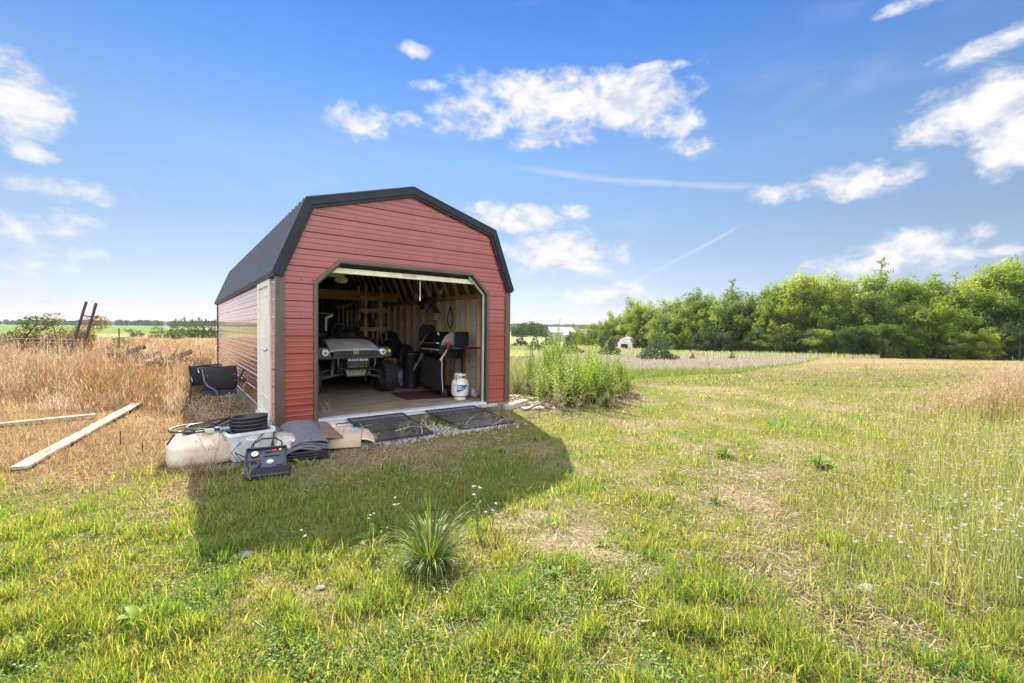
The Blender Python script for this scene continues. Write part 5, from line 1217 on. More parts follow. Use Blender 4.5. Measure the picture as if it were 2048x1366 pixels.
# dark clutter on the rack: cans and boxes
for i, (dx, z, k, lab) in enumerate(((.02, .84, 'can', 'dark paint can on the lowest rack shelf, left'), (.25, .84, 'box', 'dark carton on the lowest rack shelf, right'), (.05, 1.27, 'box', 'brown carton on the second rack shelf, left'), (.34, 1.27, 'can', 'grey paint can on the second rack shelf, right'), (.0, 1.71, 'can', 'small can on the upper rack shelf, left'), (.26, 1.71, 'box', 'dark case on the upper rack shelf, right'))):
    r = empty('paint_can' if k == 'can' else 'carton', (2.55+dx, 4.38, FL+z), .3*i, lab, k)
    if k == 'can':
        m = MB(); m.lathe([(0, 0), (.08, 0), (.08, .17), (.083, .18), (.07, .18), (.07, .175), (0, .175)], None, 20); m.build('body', M_GREY, r); m = MB(); m.tube([(.08*math.cos(a), .0, .15+.07*math.sin(a)) for a in np.linspace(0, math.pi, 9)], .003, 5); m.build('handle', M_STEEL, r)
    else:
        m = MB(); m.box(-.11, -.08, 0, .11, .08, .16); m.build('box', mat('dark_card', (.14, .10, .07), .8), r, smooth=False, bevel=.003); m = MB(); m.box(-.112, -.012, .02, .112, .012, .163); m.build('tape', M_BLK, r, smooth=False)
bag('torn_insulation', (1.15, 1.25, 2.0), .10, .05, .05, mat('torn_foam', (.55, .55, .50), .9, 0, .3, 14, bump=.6), 'torn pale insulation hanging from the loft edge at upper left', 'insulation', 6)

# ================================================================ the ramps and what lies at the door
def ramp(name, x0, x1, ytop, ybot, zt, zb, skew, label):
    r = empty(name, ((x0+x1)/2, ybot, zb), 0, label, 'ramp', 'pair of mesh loading ramps'); ox, oy, oz = r.location
    A = Vector((x0-ox, ytop-oy, zt-oz)); B = Vector((x1-ox, ytop-oy, zt-oz)); Cc = Vector((x1+skew-ox, ybot-oy, zb-oz)); Dd = Vector((x0+skew-ox, ybot-oy, zb-oz))
    m = MB()
    for a, b in ((A, B), (B, Cc), (Cc, Dd), (Dd, A)): m.bar(a, b, .022, .018)
    for t in (.33, .66): m.bar(A.lerp(Dd, t), B.lerp(Cc, t), .018, .014)
    m.build('frame', mat('ramp_steel', (.045, .048, .055), .5, .4, .3, 8), r, smooth=False)
    # expanded metal: zigzag strands
    m = MB(); up = Vector((0, 0, .012)); n1 = 21; n2 = 13
    for i in range(n1):
        t = (i+.5)/n1; P = A.lerp(Dd, t)+up; Q = B.lerp(Cc, t)+up; dv = (Dd-A)/n1*.5
        pts = []
        for k in range(n2*2+1): pts.append(P.lerp(Q, k/(n2*2))+(dv if k % 2 == 0 else -dv)*(1 if i % 2 == 0 else 1))
        prev = None
        for k in range(n2*2):
            a, b = pts[k], pts[k+1]; d = (b-a); s = Vector((-d.y, d.x, 0)).normalized()*.0055
            m.add([a-s, a+s, b+s, b-s], [(0, 1, 2, 3)])
    m.build('expanded_mesh', mat('mesh_steel', (.10, .105, .135), .4, .3, .3, 8), r, smooth=False, fix=False, solid=.003)
ramp('loading_ramp', .86, 1.66, -.06, -1.08, .0, -.10, -.02, 'black expanded metal ramp at the left of the door sill')
ramp('loading_ramp', 2.02, 2.88, -.10, -1.12, .0, -.10, .06, 'black expanded metal ramp at the right of the door sill')
def stones(name, spots, n, smin, smax, c, seed, label=None):
    rg = np.random.default_rng(seed); V = []; Fs = []; k = 0; ico = [(0, 0, 1), (.89, 0, .45), (.28, .85, .45), (-.72, .53, .45), (-.72, -.53, .45), (.28, -.85, .45), (.72, .53, -.45), (-.28, .85, -.45), (-.89, 0, -.45), (-.28, -.85, -.45), (.72, -.53, -.45), (0, 0, -1)]
    ft = [(0, 1, 2), (0, 2, 3), (0, 3, 4), (0, 4, 5), (0, 5, 1), (1, 6, 2), (2, 7, 3), (3, 8, 4), (4, 9, 5), (5, 10, 1), (6, 7, 2), (7, 8, 3), (8, 9, 4), (9, 10, 5), (10, 6, 1), (11, 7, 6), (11, 8, 7), (11, 9, 8), (11, 10, 9), (11, 6, 10)]
    ico = np.array(ico); ft = np.array(ft)
    for i in range(n):
        cx, cy, sx, sy = spots[rg.integers(len(spots))]; x = cx+rg.normal()*sx; y = cy+rg.normal()*sy; s = rg.uniform(smin, smax)
        z = float(gz(np.array([x]), np.array([y]))[0]); V.append(ico*s*rg.uniform(.6, 1.2, (1, 3))*rg.uniform(.85, 1.15, (12, 1))+np.array([x, y, z+s*.3])); Fs.append(ft+k); k += 12
    tag(bigmesh(name, np.concatenate(V), None, c, None, np.concatenate(Fs)), kind='stuff')
stones('gravel', [(1.85, -.75, .12, .22), (2.5, -1.1, .28, .10), (1.3, -1.08, .25, .09), (2.2, -1.1, .2, .06), (.75, -1.0, .08, .07), (2.5, -.8, .12, .18)], 1500, .006, .022, mat('white_gravel', (.42, .42, .42), .85, 0, .3, 12, c2=(.22, .21, .19)), 3)
stones('rubble', [(4.35, .25, .28, .35), (4.1, .75, .2, .5), (4.6, -.05, .2, .2)], 120, .02, .06, mat('pale_rock', (.42, .37, .29), .85, 0, .25, 6, bump=.3), 4)
def plank(name, a, b, w, t, mt, label, cat='board'):
    a = Vector(a); b = Vector(b); r = b-a; m = MB(); m.bar((0, 0, 0), r, w, t); o = m.build(name, mt, None, smooth=False, bevel=.004); o.location = a; return tag(o, label, cat)
plank('wooden_plank', (-2.22, -.24, -.085), (-1.54, 3.72, -.07), .13, .03, mat('pale_plank', (.46, .38, .29), .75, 0, .45, 5, bump=.3, stretch=(6, .7, 6)), 'long pale plank lying in the brown grass left of the white tank')
plank('wooden_plank', (-3.3, 2.5, -.08), (-2.0, 2.75, -.08), .09, .03, M_WEATH, 'short half hidden plank at the left edge, behind the long pale one')
plank('timber_sleeper', (3.55, -.10, -.10), (4.18, .12, -.08), .12, .10, M_WEATH, 'grey timber laid on the ground at the right corner of the shed')
plank('flat_board', (3.75, -.30, -.10), (4.12, -.42, -.10), .16, .03, M_WEATH, 'small weathered board beside the metal rod')
m = MB(); m.tube([(0, 0, .0), (1.2, .42, .10), (2.55, .88, .20)], .014, 8); o = m.build('metal_rod', mat('rusty_dark', (.09, .07, .06), .6, .3), None); o.location = (3.5, -.66, -.06); tag(o, 'long dark rod lying from the ramp into the tall green weeds', 'rod')
m = MB(); m.tube([(0, 0, 0), (.005, .0, .18)], .007, 6); o = m.build('ground_stake', M_BLK, None); o.location = (3.62, -.9, -.16); tag(o, 'short dark stake in the grass at the foot of the right ramp', 'stake')

# ---------------------------------------------------------------- junk at the left corner
def sprayer():
    r = empty('sprayer_tank', (-.84, -.72, -.13), R(4), 'yellowed white spray tank with black hoses coiled on top, leftmost of the junk', 'tank')
    # rounded bulky tank, sloped shoulders
    m = MB(); nu, nv = 40, 12
    def f(u, v):
        a = 2*math.pi*u; c, s = math.cos(a), math.sin(a); e = .34
        sx = math.copysign(abs(c)**e, c); sy = math.copysign(abs(s)**e, s)
        z = .30*v; k = 1.0-.03*abs(v-.35) if v < .66 else .99-.36*((v-.66)/.34)
        if v < .08: k *= .94+.75*v
        return (sx*.285*k, sy*.235*k, z+.012*math.sin(3*a)*(v > .9))
    m.grid(f, nu, 15); top = [f(i/nu, 1.0) for i in range(nu)]; m.add(top+[(0, 0, .30)], [(i, (i+1) % nu, nu) for i in range(nu)])
    m.build('tank_body', mat('poly_tank', (.72, .67, .55), .4, 0, .1, 7, c2=(.50, .41, .28), coat=.1), r)
    m = MB(); m.lathe([(.085, .29), (.088, .325), (.075, .335), (0, .337)], T((-.06, .0, 0)), 24); m.build('filler_cap', M_BLK, r)
    def loop(cx, cy, z, rx, ry, rot, tilt, rad, ph=0):
        return [Vector((cx+rx*math.cos(a)*math.cos(rot)-ry*math.sin(a)*math.sin(rot), cy+rx*math.cos(a)*math.sin(rot)+ry*math.sin(a)*math.cos(rot), z+tilt*math.sin(a+ph))) for a in np.linspace(0, 2*math.pi, 30)[:-1]]
    m = MB(); m.tube(loop(-.05, .02, .345, .21, .13, .2, .015, 0), .011, 8, closed=True); m.tube(loop(.10, .05, .36, .20, .12, -.3, .03, 0, 1), .011, 8, closed=True); m.tube(loop(.0, .0, .355, .13, .10, .5, .012, 0), .009, 8, closed=True)
    m.tube([(.10, -.12, .34), (.22, -.16, .30), (.30, -.12, .16), (.26, -.2, .03)], .010, 7); m.tube([(-.22, -.10, .32), (-.27, .0, .22), (-.28, .05, .1)], .009, 7)
    m.build('hose', M_BLK, r)
    m = MB(); m.tube([(-.06, -.18, .335), (.10, -.16, .33), (.36, -.02, .36)], .011, 8); m.tube([(.02, -.12, .335), (.28, .10, .40)], .014, 8); m.build('spray_wand', M_BLK, r)
    m = MB(); m.box(.02, -.20, .31, .10, -.12, .35); m.lathe([(.03, 0), (.03, .05), (0, .055)], T((.14, -.10, .30)), 14); m.build('pump_fitting', mat('valve_white', (.55, .55, .52), .4), r, bevel=.006)
    m = MB(); m.box(.15, -.15, .315, .24, -.10, .345); m.build('blue_clip', mat('pale_blue', (.25, .38, .55), .5), r, bevel=.006)
sprayer()
def tub():
    r = empty('storage_tub', (-.42, -.86, -.13), R(8), 'grey white open plastic tub holding a stack of black pots', 'tub')
    m = MB()
    def wall(k0, k1, inner):
        pass
    def sq(a, hx, hy, e=.3): c, s = math.cos(a), math.sin(a); return math.copysign(abs(c)**e, c)*hx, math.copysign(abs(s)**e, s)*hy
    n = 48; prof = [(.80, 0), (.86, .02), (.98, .29), (1.0, .302), (1.08, .305), (1.08, .272), (1.062, .272), (1.062, .295), (.955, .295), (.83, .03), (0, .025)]
    vs = []
    for k, z in prof:
        for i in range(n): x, y = sq(2*math.pi*i/n, .215*k, .16*k); vs.append((x, y, z))
    m.add(vs, [(j*n+i, j*n+(i+1) % n, (j+1)*n+(i+1) % n, (j+1)*n+i) for j in range(len(prof)-1) for i in range(n)]); m.build('shell', mat('tub_plastic', (.70, .72, .74), .4, 0, .25, 9), r)
    m = MB(); m.tube([(-.07, -.172, .24), (-.04, -.19, .22), (.04, -.19, .22), (.07, -.172, .24)], .007, 6); m.build('handle', M_WHITE, r)
tub()
def pot(x, y, z, tilt, lab):
    r = empty('plant_pot', (x, y, z), 0, lab, 'pot', 'stacked black pots in the tub'); r.rotation_euler = (R(tilt), R(-2), 0)
    m = MB(); m.lathe([(0, .0), (.12, .0), (.155, .22), (.172, .225), (.176, .25), (.166, .252), (.158, .235), (.148, .225), (.115, .01), (0, .008)], None, 36); m.build('body', M_BLK, r)
    m = MB(); m.tube([(.176*math.cos(a), .176*math.sin(a), .25) for a in np.linspace(0, 2*math.pi, 37)[:-1]], .0045, 6, closed=True); m.build('rim', mat('worn_rim', (.07, .07, .075), .4), r)
for i in range(4): pot(-.40+.004*i, -.76, -.055+.033*i, 3-2*i, ('lowest', 'second lowest', 'second highest', 'topmost')[i]+' black plant pot of the stack in the tub')
def toolcase():
    r = empty('tool_case', (-.36, -1.53, -.14), R(-14), 'open blue black moulded test kit case leaning among the dead weeds', 'case'); r.rotation_euler = (R(0), 0, R(-12))
    K = T((0, 0, .03)) @ Rm(36, 'X')
    m = MB(); m.box(-.18, 0, -.035, .18, .27, .0, K)
    for a in ((-.18, 0, 0, .18, .014, .03), (-.18, .256, 0, .18, .27, .03), (-.18, .014, 0, -.166, .256, .03), (.166, .014, 0, .18, .256, .03)): m.box(*a, K)
    m.build('tray', mat('case_blue', (.030, .045, .075), .38, 0, .15, 9, bump=.1), r, bevel=.006)
    m = MB(); m.box(-.19, -.20, -.03, .20, -.01, .035, T((.02, .02, .03)) @ Rm(6, 'X')); m.build('lid', M_BLK, r, bevel=.012)
    m = MB(); m.tube([K @ Vector(p) for p in ((-.12, .26, .01), (-.12, .33, .015), (-.05, .38, .02), (.07, .38, .02), (.13, .33, .015), (.13, .26, .01))], .008, 8); m.build('handle', M_BLK, r)
    def ring(x, y, rr, t, mt, nm):
        m = MB(); m.tube([K @ Vector((x+rr*math.cos(a), y+rr*math.sin(a), .018)) for a in np.linspace(0, 2*math.pi, 25)[:-1]], t, 8, closed=True); return m.build(nm, mt, r)
    ring(-.10, .075, .050, .010, M_BLKG, 'coiled_hose'); ring(-.10, .075, .036, .006, M_GREY, 'coiled_hose')
    m = MB(); m.lathe([(.036, 0), (.038, .02), (.032, .024)], K @ T((-.10, .195, .0)), 24); ga = m.build('gauge', M_BLKG, r)
    m = MB(); m.lathe([(0, .022), (.032, .022)], K @ T((-.10, .195, .0)), 24); m.build('dial', M_WHITE, ga); m = MB(); m.bar(K @ Vector((-.10, .195, .024)), K @ Vector((-.085, .215, .024)), .004, .003); m.build('needle', M_BLK, ga)
    m = MB(); m.box(-.135, .135, .001, -.065, .150, .006, K); m.build('label', M_REDP, r, smooth=False)
    m = MB(); m.lathe([(0, .018), (.024, .016), (.028, 0)], K @ T((.035, .095, .0)) @ Matrix.Diagonal((1.2, .8, 1, 1)), 20); m.build('fitting', mat('fitting_white', (.6, .62, .62), .35), r)
    for q in ((-.02, .165, .001, .12, .185, .012), (.09, .05, .001, .15, .08, .012), (-.015, .215, .001, .04, .235, .014)): m = MB(); m.box(*q, K); m.build('insert', M_BLKG, r, smooth=False, bevel=.003)
    m = MB(); m.box(.05, .222, .001, .085, .24, .014, K); m.build('insert', M_REDP, r, smooth=False)
    m = MB(); m.lathe([(.010, 0), (.012, .014), (.005, .015), (.005, 0)], K @ T((.12, .235, 0)), 14); m.build('port', M_YELP, r)
toolcase()
m = MB(); m.tube([(-.45, -1.15, -.08), (-.58, -1.20, .02), (-.50, -1.28, -.10), (-.42, -1.12, .06), (-.30, -1.02, .14)], .005, 6); m.tube([(-.52, -1.22, -.12), (-.60, -1.1, .0), (-.48, -1.0, .10), (-.33, -1.0, .12)], .004, 6)
o = m.build('wire', M_BLK, None); tag(o, 'thin black wire tangled between the white tub and the open case', 'wire')
def bentsheet(name, loc, rz, w, l, bend, mt, label, cat, th=.012, seed=0, rx=0):
    m = MB(); rg = np.random.default_rng(seed); q = rg.uniform(-1, 1, 6)
    m.grid(lambda u, v: ((u-.5)*w, (v-.5)*l, bend*math.sin(math.pi*u)+.012*math.sin(5*v+q[0]*3)+.008*math.sin(9*u+q[1]*3)-.05*max(0, abs(v-.5)*2-.7)), 16, 16)
    o = m.build(name, mt, None, solid=th); o.location = loc; o.rotation_euler = (R(rx), 0, rz); return tag(o, label, cat)
M_SH = mat('grey_shingle', (.13, .135, .15), .9, 0, .25, 30, bump=.5, bscale=120); M_SH2 = mat('brown_shingle', (.17, .115, .09), .9, 0, .25, 30, bump=.5, bscale=120)
M_CARD = mat('cardboard', (.52, .40, .29), .85, 0, .12, 4, bump=.1)
GRP = 'roof shingles stacked at the corner of the shed'
for i in range(5): tag(bentsheet('roof_shingle', (.08+.01*i, -.95+.012*i, -.02+.018*i), R(-8+2*i), .40, .62, .06, M_SH, ('grey roof shingle at the bottom of the stack', 'grey roof shingle second from the bottom of the stack', 'grey roof shingle in the middle of the stack', 'grey roof shingle second from the top of the stack', 'topmost grey roof shingle draped over the stack')[i], 'shingle', .008, i, 11), group=GRP)
o = bentsheet('roof_shingle', (.31, -.84, .035), R(4), .34, .60, .045, M_SH2, 'brown roof shingle with cut slots, right of the grey ones', 'shingle', .008, 9, 9); tag(o, group=GRP)
m = MB()
m.box(0, 0, 0, 1, 1, 1)
bentsheet('roof_shingle', (.27, -.74, -.03), R(6), .5, .55, .02, M_SH, 'grey shingle lying flat beneath the brown one', 'shingle', .01, 11, 5)
def cardbox():
    r = empty('cardboard_box', (.56, -.78, -.11), R(-20), 'flattened brown cardboard box right of the shingles', 'box')
    m = MB(); m.prism([(-.24, 0), (.24, 0), (.24, .075), (.0, .115), (-.24, .085)], lambda a, b, d: (a, d, b), -.36, .34); m.build('box', M_CARD, r, smooth=False, bevel=.004)
    m = MB(); m.grid(lambda u, v: (.245+.15*u, -.32+.6*v, .078-.05*u*u+.008*math.sin(6*v)), 6, 8); m.build('flap', M_CARD, r, solid=.004)
    m = MB(); m.grid(lambda u, v: (-.02+.05*u, -.33+.62*v, .119-.004*u+.002*math.sin(20*v)), 3, 20); m.build('tape', mat('tape', (.62, .50, .34), .35), r, solid=.002)
    m = MB(); m.grid(lambda u, v: (.10+.13*u, .10+.22*v, .102-.022*u), 3, 3); m.build('teal_label', mat('teal_print', (.28, .45, .45), .6), r, solid=.002)
    for j in range(5):
        m = MB()
        for k in range(6):
            x = -.20+.025*k; m.box(x, -.26+.055*j, .0893+.0052*(k+.2), x+.016, -.25+.055*j+.006, .0905+.0052*(k+.9))
        m.build('printing', mat('faded_ink', (.30, .18, .13), .8), r, smooth=False)
cardbox()
bag('paper_bag', (.30, -.45, -.11), .26, .10, .07, mat('kraft', (.42, .31, .22), .85, 0, .2, 6, bump=.5, bscale=10), 'crumpled brown paper lying behind the shingles at the wall', 'paper', 7)
bag('cloth_rag', (.52, -.42, -.04), .10, .08, .045, mat('pale_rag', (.52, .48, .46), .9, 0, .3, 8, bump=.5, bscale=12), 'crumpled pale rag on top of the brown paper', 'rag', 8)
bag('plastic_sheet', (-.08, -.92, -.12), .13, .28, .10, mat('dirty_film', (.50, .45, .40), .3, 0, .4, 8, bump=.6, bscale=10, coat=.2), 'dirty clear plastic sheeting between the tub and the shingles', 'sheeting', 9)
r = empty('tray_stack', (.10, -1.18, -.13), R(-8), 'flat dark trays sticking out under the shingles', 'tray')
for i in range(3): m = MB(); m.box(-.22+.02*i, -.12, .028*i, .20-.02*i, .18, .028*i+.022); m.build('tray', M_BLK, r, smooth=False, bevel=.004)

# black folding chairs leaning by the left wall
def fold_chair():
    r = empty('folding_chair', (-.42, 2.45, -.17), R(-4), 'collapsed black folding camp chair among dead stalks by the left wall', 'chair')
    Mt = mat('chair_tube', (.16, .17, .22), .4, .5, .15, 8)
    def tb(pts, rr=.013): m = MB(); m.tube(pts, rr, 8); return m.build('frame_tube', Mt, r)
    tb([(-.27, -.02, .74), (-.24, -.05, .55), (-.20, -.06, .47), (-.08, -.08, .38), (-.03, -.10, .15), (.0, -.12, .0)])
    tb([(.30, -.02, .74), (.37, -.05, .58), (.36, -.06, .52), (.30, -.08, .42), (.34, -.10, .15), (.38, -.12, .0)])
    tb([(-.06, -.09, .28), (.32, -.09, .30)], .010); tb([(-.0, -.10, .08), (.12, -.22, .02), (.37, -.2, .04)], .009)
    m = MB(); m.tube([(-.34, .1, .74), (.22, .1, .77)], .010, 8); m.build('top_rail', M_BLK, r)
    m = MB(); m.grid(lambda u, v: (-.28+.48*u+.02*math.sin(3*v), .10-.04*math.sin(math.pi*v)-.03*math.sin(3*u), .74-.38*v+.02*u), 14, 12); m.build('fabric_back', M_FAB, r, solid=.006)
    m = MB(); m.grid(lambda u, v: (-.28+.48*u, .06-.12*v, .36-.06*v+.015*math.sin(9*u)), 12, 6); m.build('fabric_seat', M_FAB, r, solid=.006)
    for z in (.62, .52): m = MB(); m.tube([(-.22, .055, z), (.20, .05, z+.01)], .006, 6); m.build('seam', Mt, r)
    m = MB(); m.box(.24, -.06, .50, .36, .0, .56); m.tube([(.22, -.03, .52), (.31, -.04, .72)], .018, 8); m.build('armrest', M_BLK, r)
fold_chair()
fc = empty('folding_chair', (-.60, 3.1, -.13), R(8), 'second black folding chair frame standing behind the first by the left wall', 'chair')
for p in ([(-.25, 0, 0), (-.22, .0, .4), (-.25, .02, .72)], [(.2, 0, 0), (.18, 0, .4), (.22, .02, .72)], [(-.25, .05, .7), (.22, .05, .72)], [(-.22, .0, .36), (.18, 0, .38)], [(-.24, 0, .05), (.18, .0, .38)]): m = MB(); m.tube(p, .012, 7); m.build('frame_tube', M_BLK, fc)
m = MB(); m.grid(lambda u, v: (-.24+.44*u, .04-.03*math.sin(3*v), .70-.33*v), 8, 8); m.build('fabric_back', M_FAB, fc, solid=.006)

# ---------------------------------------------------------------- left background
def ladder():
    r = empty('metal_ladder', (-3.6, 11.7, float(gz(np.array([-3.6]), np.array([11.7]))[0])), 0, 'dark two railed ladder section leaning up out of the tall dry weeds', 'ladder'); o = Vector(r.location)
    a0 = Vector((-3.60, 11.85, -.1))-o; a1 = Vector((-3.08, 11.54, 1.95))-o; b0 = Vector((-3.34, 11.66, -.1))-o; b1 = Vector((-2.85, 11.36, 1.91))-o
    Ml = mat('dark_rail', (.045, .040, .050), .55, .2, .2, 6)
    for a, b in ((a0, a1), (b0, b1)): m = MB(); m.bar(a, b, .042, .052); m.build('rail', Ml, r, smooth=False)
    for t in (.30, .55, .80): m = MB(); m.bar(a0.lerp(a1, t), b0.lerp(b1, t), .035, .035); m.build('rung', Ml, r, smooth=False)
    m = MB(); m.bar(a0+Vector((-.75, .2, .55)), a0+Vector((-.28, .1, 1.02)), .03, .04); m.build('brace', Ml, r, smooth=False)
ladder()
m = MB(); m.tube([(-1.9, 0, 0), (-1.0, -.1, .02), (-.3, -.2, -.03)], .011, 6); m.tube([(-1.3, .1, -.08), (-.2, -.1, -.1)], .009, 6); o = m.build('pale_pipe', mat('pale_pipe_metal', (.32, .29, .25), .5, .2), None); o.location = (-2.9, 11.3, .86); tag(o, 'thin pale pipes lying across the weeds left of the ladder foot', 'pipe')
m = MB(); m.box(-.014, -.014, 0, .014, .014, 1.43); o = m.build('metal_post', M_BLK, None, smooth=False); o.location = (-2.33, 10.95, -.25); tag(o, 'thin black metal fence post sticking out of the weeds', 'post')
M_LOG = mat('burnt_log', (.10, .085, .085), .85, 0, .5, 6, bump=.5)
rd = random.Random(3)
BP = [(-2.35, 10.2, .15, 'dark weathered log on the brush heap nearest the metal post', 1.1), (-2.15, 10.1, .3, 'dark log crossing the top of the brush heap', .9), (-1.95, 9.6, .18, 'dark log at the front of the brush heap', 1.2), (-1.55, 8.6, .12, 'grey log in the middle of the weeds', 1.2), (-1.25, 8.0, .15, 'dark log lying nearest the folding chair', 1.1), (-1.1, 7.8, .25, 'upper dark log near the pale plastic scraps', .9)]
for x, y, z, lab, L_ in BP:
    a = rd.uniform(-.6, .6); m = MB(); m.tube([(-L_/2*math.cos(a), -L_/2*math.sin(a), 0), (0, .03, .04), (L_/2*math.cos(a), L_/2*math.sin(a), rd.uniform(.05, .3))], [.07, .085, .06], 9)
    for k in range(3): m.tube([(0, 0, .03), (rd.uniform(-.3, .3), rd.uniform(-.2, .2), rd.uniform(.2, .4))], [.02, .006], 5)
    o = m.build('log', M_LOG, None); o.location = (x, y, z+.12); tag(o, lab, 'log', 'logs lying in the dry weeds')
for i, (x, y, z, lab) in enumerate(((-1.15, 7.7, .40, 'white scrap of plastic on the logs, rightmost'), (-1.55, 7.9, .42, 'white scrap of plastic on the logs, middle'), (-1.75, 7.6, .33, 'white scrap of plastic on the logs, leftmost'), (-1.85, 10.1, .62, 'small white scrap on the dark brush heap'))):
    bag('plastic_scrap', (x, y, z-.06), .10, .06, .03, mat('scrap_white', (.42, .40, .37), .6, 0, .3, 8), lab, 'scrap', 20+i)
for k, (x, y, h, lab) in enumerate(((-1.35, 3.0, .0, ''),)): pass
for i, (px, py, h, lab) in enumerate(((241, 895, .19, 'thin dark stake in the brown grass below the plank, left one'), (285, 912, .15, 'thin dark stake in the brown grass below the plank, right one'))):
    p = atz(px, py); m = MB(); m.tube([(0, 0, -.03), (0, 0, h)], .005, 6); o = m.build('ground_stake', M_BLK, None); o.location = p; tag(o, lab, 'stake')

# ---------------------------------------------------------------- distant buildings
def mini_barn():
    az = FAZ+math.atan((1250-1024)/F); d = 105; r_ = d/math.cos(az-FAZ); x = CP[0]+r_*math.sin(az); y = CP[1]+r_*math.cos(az); z = float(gz(np.array([x]), np.array([y]))[0])
    r = empty('barn_shed', (x, y, z-.1), -az+R(-18), 'small white gambrel barn with a dark doorway at the edge of the wood', 'barn')
    Wm = mat('barn_white', (.70, .72, .68), .7, 0, .12, 1.2)
    hw, D2 = 1.75, 3.4; P = [(-hw, 0), (hw, 0), (hw, 1.5), (hw*.62, 2.55), (0, 2.95), (-hw*.62, 2.55), (-hw, 1.5)]
    m = MB(); n = len(P)
    m.prism(P, lambda a, b, dd: (a, dd, b), 0, D2); w_ = m.build('wall', Wm, r, smooth=False)
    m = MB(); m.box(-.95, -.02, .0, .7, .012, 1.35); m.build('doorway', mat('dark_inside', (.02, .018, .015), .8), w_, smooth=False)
    m = MB()
    for a in ((-.40, 1.72, -.32, 2.35), (.32, 1.72, .40, 2.35), (-.32, 1.72, .32, 1.80), (-.32, 2.27, .32, 2.35)): m.box(a[0], -.03, a[1], a[2], -.001, a[3])
    m.build('loft_window', mat('window_grey', (.25, .27, .25), .6), w_, smooth=False)
    m = MB()
    O = [(-hw-.12, 1.42), (-hw*.62, 2.60), (0, 3.02), (hw*.62, 2.60), (hw+.12, 1.42)]
    for (a, b), (c, e) in zip(O, O[1:]): m.add([(a, -.12, b), (c, -.12, e), (c, D2+.12, e), (a, D2+.12, b)], [(0, 1, 2, 3)])
    m.build('roof', mat('old_shingle', (.46, .45, .42), .8, 0, .2, 2), r, smooth=False, solid=.05)
    m = MB(); m.box(hw+.002, .5, 1.0, hw+.02, 1.0, 1.4); m.box(hw+.002, 1.7, 1.0, hw+.02, 2.2, 1.4); m.build('side_window', mat('glass_dark', (.10, .12, .13), .2), w_, smooth=False)
mini_barn()
def far_house(pc, d, w, dd, h, rz, lab, col_):
    az = FAZ+math.atan((pc-1024)/F); r_ = d/math.cos(az-FAZ); x = CP[0]+r_*math.sin(az); y = CP[1]+r_*math.cos(az); z = float(gz(np.array([x]), np.array([y]))[0])
    r = empty('farm_building', (x, y, z-.1), -az+rz, lab, 'building')
    m = MB(); m.box(-w/2, 0, 0, w/2, dd, h); m.prism([(-w/2, h), (w/2, h), (0, h+w*.22)], lambda a, b, q: (a, q, b), .02, dd-.02) if w < dd else m.prism([(0, h), (dd, h), (dd/2, h+dd*.25)], lambda a, b, q: (q, a, b), -w/2+.02, w/2-.02); m.build('wall', mat('far_wall', (.34, .35, .34), .8), r, smooth=False)
    m = MB()
    for s in (0, 1): m.add([(-w/2-.3, (-.3 if s == 0 else dd+.3), h-.1), (w/2+.3, (-.3 if s == 0 else dd+.3), h-.1), (w/2+.3, dd/2, h+dd*.25+.1), (-w/2-.3, dd/2, h+dd*.25+.1)], [(0, 1, 2, 3)])
    m.build('roof', mat('roof_'+col_[0], col_[1], .5), r, smooth=False, solid=.1)
    m = MB(); m.box(-w*.3, -.03, .2, -w*.1, -.005, h*.75); m.build('door', mat('far_door', (.12, .13, .13), .6), r, smooth=False)
far_house(1128, 190, 12, 9, 4.0, R(10), 'far farm building with a pale metal roof, left of the two behind the weeds', ('pale', (.26, .27, .28)))
far_house(1160, 175, 13, 9, 3.2, R(-12), 'far farm building with a dull brown roof, right of the two behind the weeds', ('brown', (.38, .33, .28)))
far_house(424, 150, 3.2, 4, 2.2, R(5), 'tiny far hut with a red brown side at the rear corner of the red shed', ('rust', (.42, .25, .18)))

# ---------------------------------------------------------------- single plants
M_WEED = leafmat('weed_leaf', .45, tboost=(1.25, 1.3, .7), c=[(.16, .25, .045), (.25, .34, .06), (.36, .42, .11)])
M_STEM = mat('weed_stem', (.16, .17, .06), .8)
M_DEAD = mat('dead_stem', (.40, .31, .20), .85, 0, .3, 12)
def leafy_weed(seed, H):
    rg = np.random.default_rng(seed); r = empty('tall_weed', (0, 0, 0)); m = MB(); V = []; 
    stems = 5
    for s in range(stems):
        a = rg.uniform(0, 6.28); l = rg.uniform(.03, .35)*H; h = H*rg.uniform(.6, 1.08); b = Vector((rg.normal(0, .10), rg.normal(0, .10), 0))
        f = lambda t, a=a, l=l, h=h, b=b: Vector((b.x+math.cos(a)*l*t*t, b.y+math.sin(a)*l*t*t, h*t))
        m.tube([f(t) for t in (0, .35, .7, 1)], [.006, .005, .004, .002], 5, caps=False)
        for k in range(64):
            t = .12+.88*(k/64); p = f(t); an = k*2.4; L_ = H*.078*(1.15-.75*t)*rg.uniform(.7, 1.2)*(1.5 if t < .8 else 1); up = .55 if t < .8 else .9
            d = Vector((math.cos(an), math.sin(an), up*rg.uniform(.4, 1.1))).normalized()*L_; w = Vector((-math.sin(an), math.cos(an), 0))*L_*.16
            q = p+d*.5+Vector((0, 0, .0)); V += [p, q-w, p+d+Vector((0, 0, -L_*.2)), q+w]
    m.build('stem', M_STEM, r)
    V = np.array([tuple(v) for v in V]); q = (np.arange(len(V)//4)*4)[:, None]+np.arange(4)[None]
    bigmesh('leaves', V, q, M_WEED, parent=r); return r
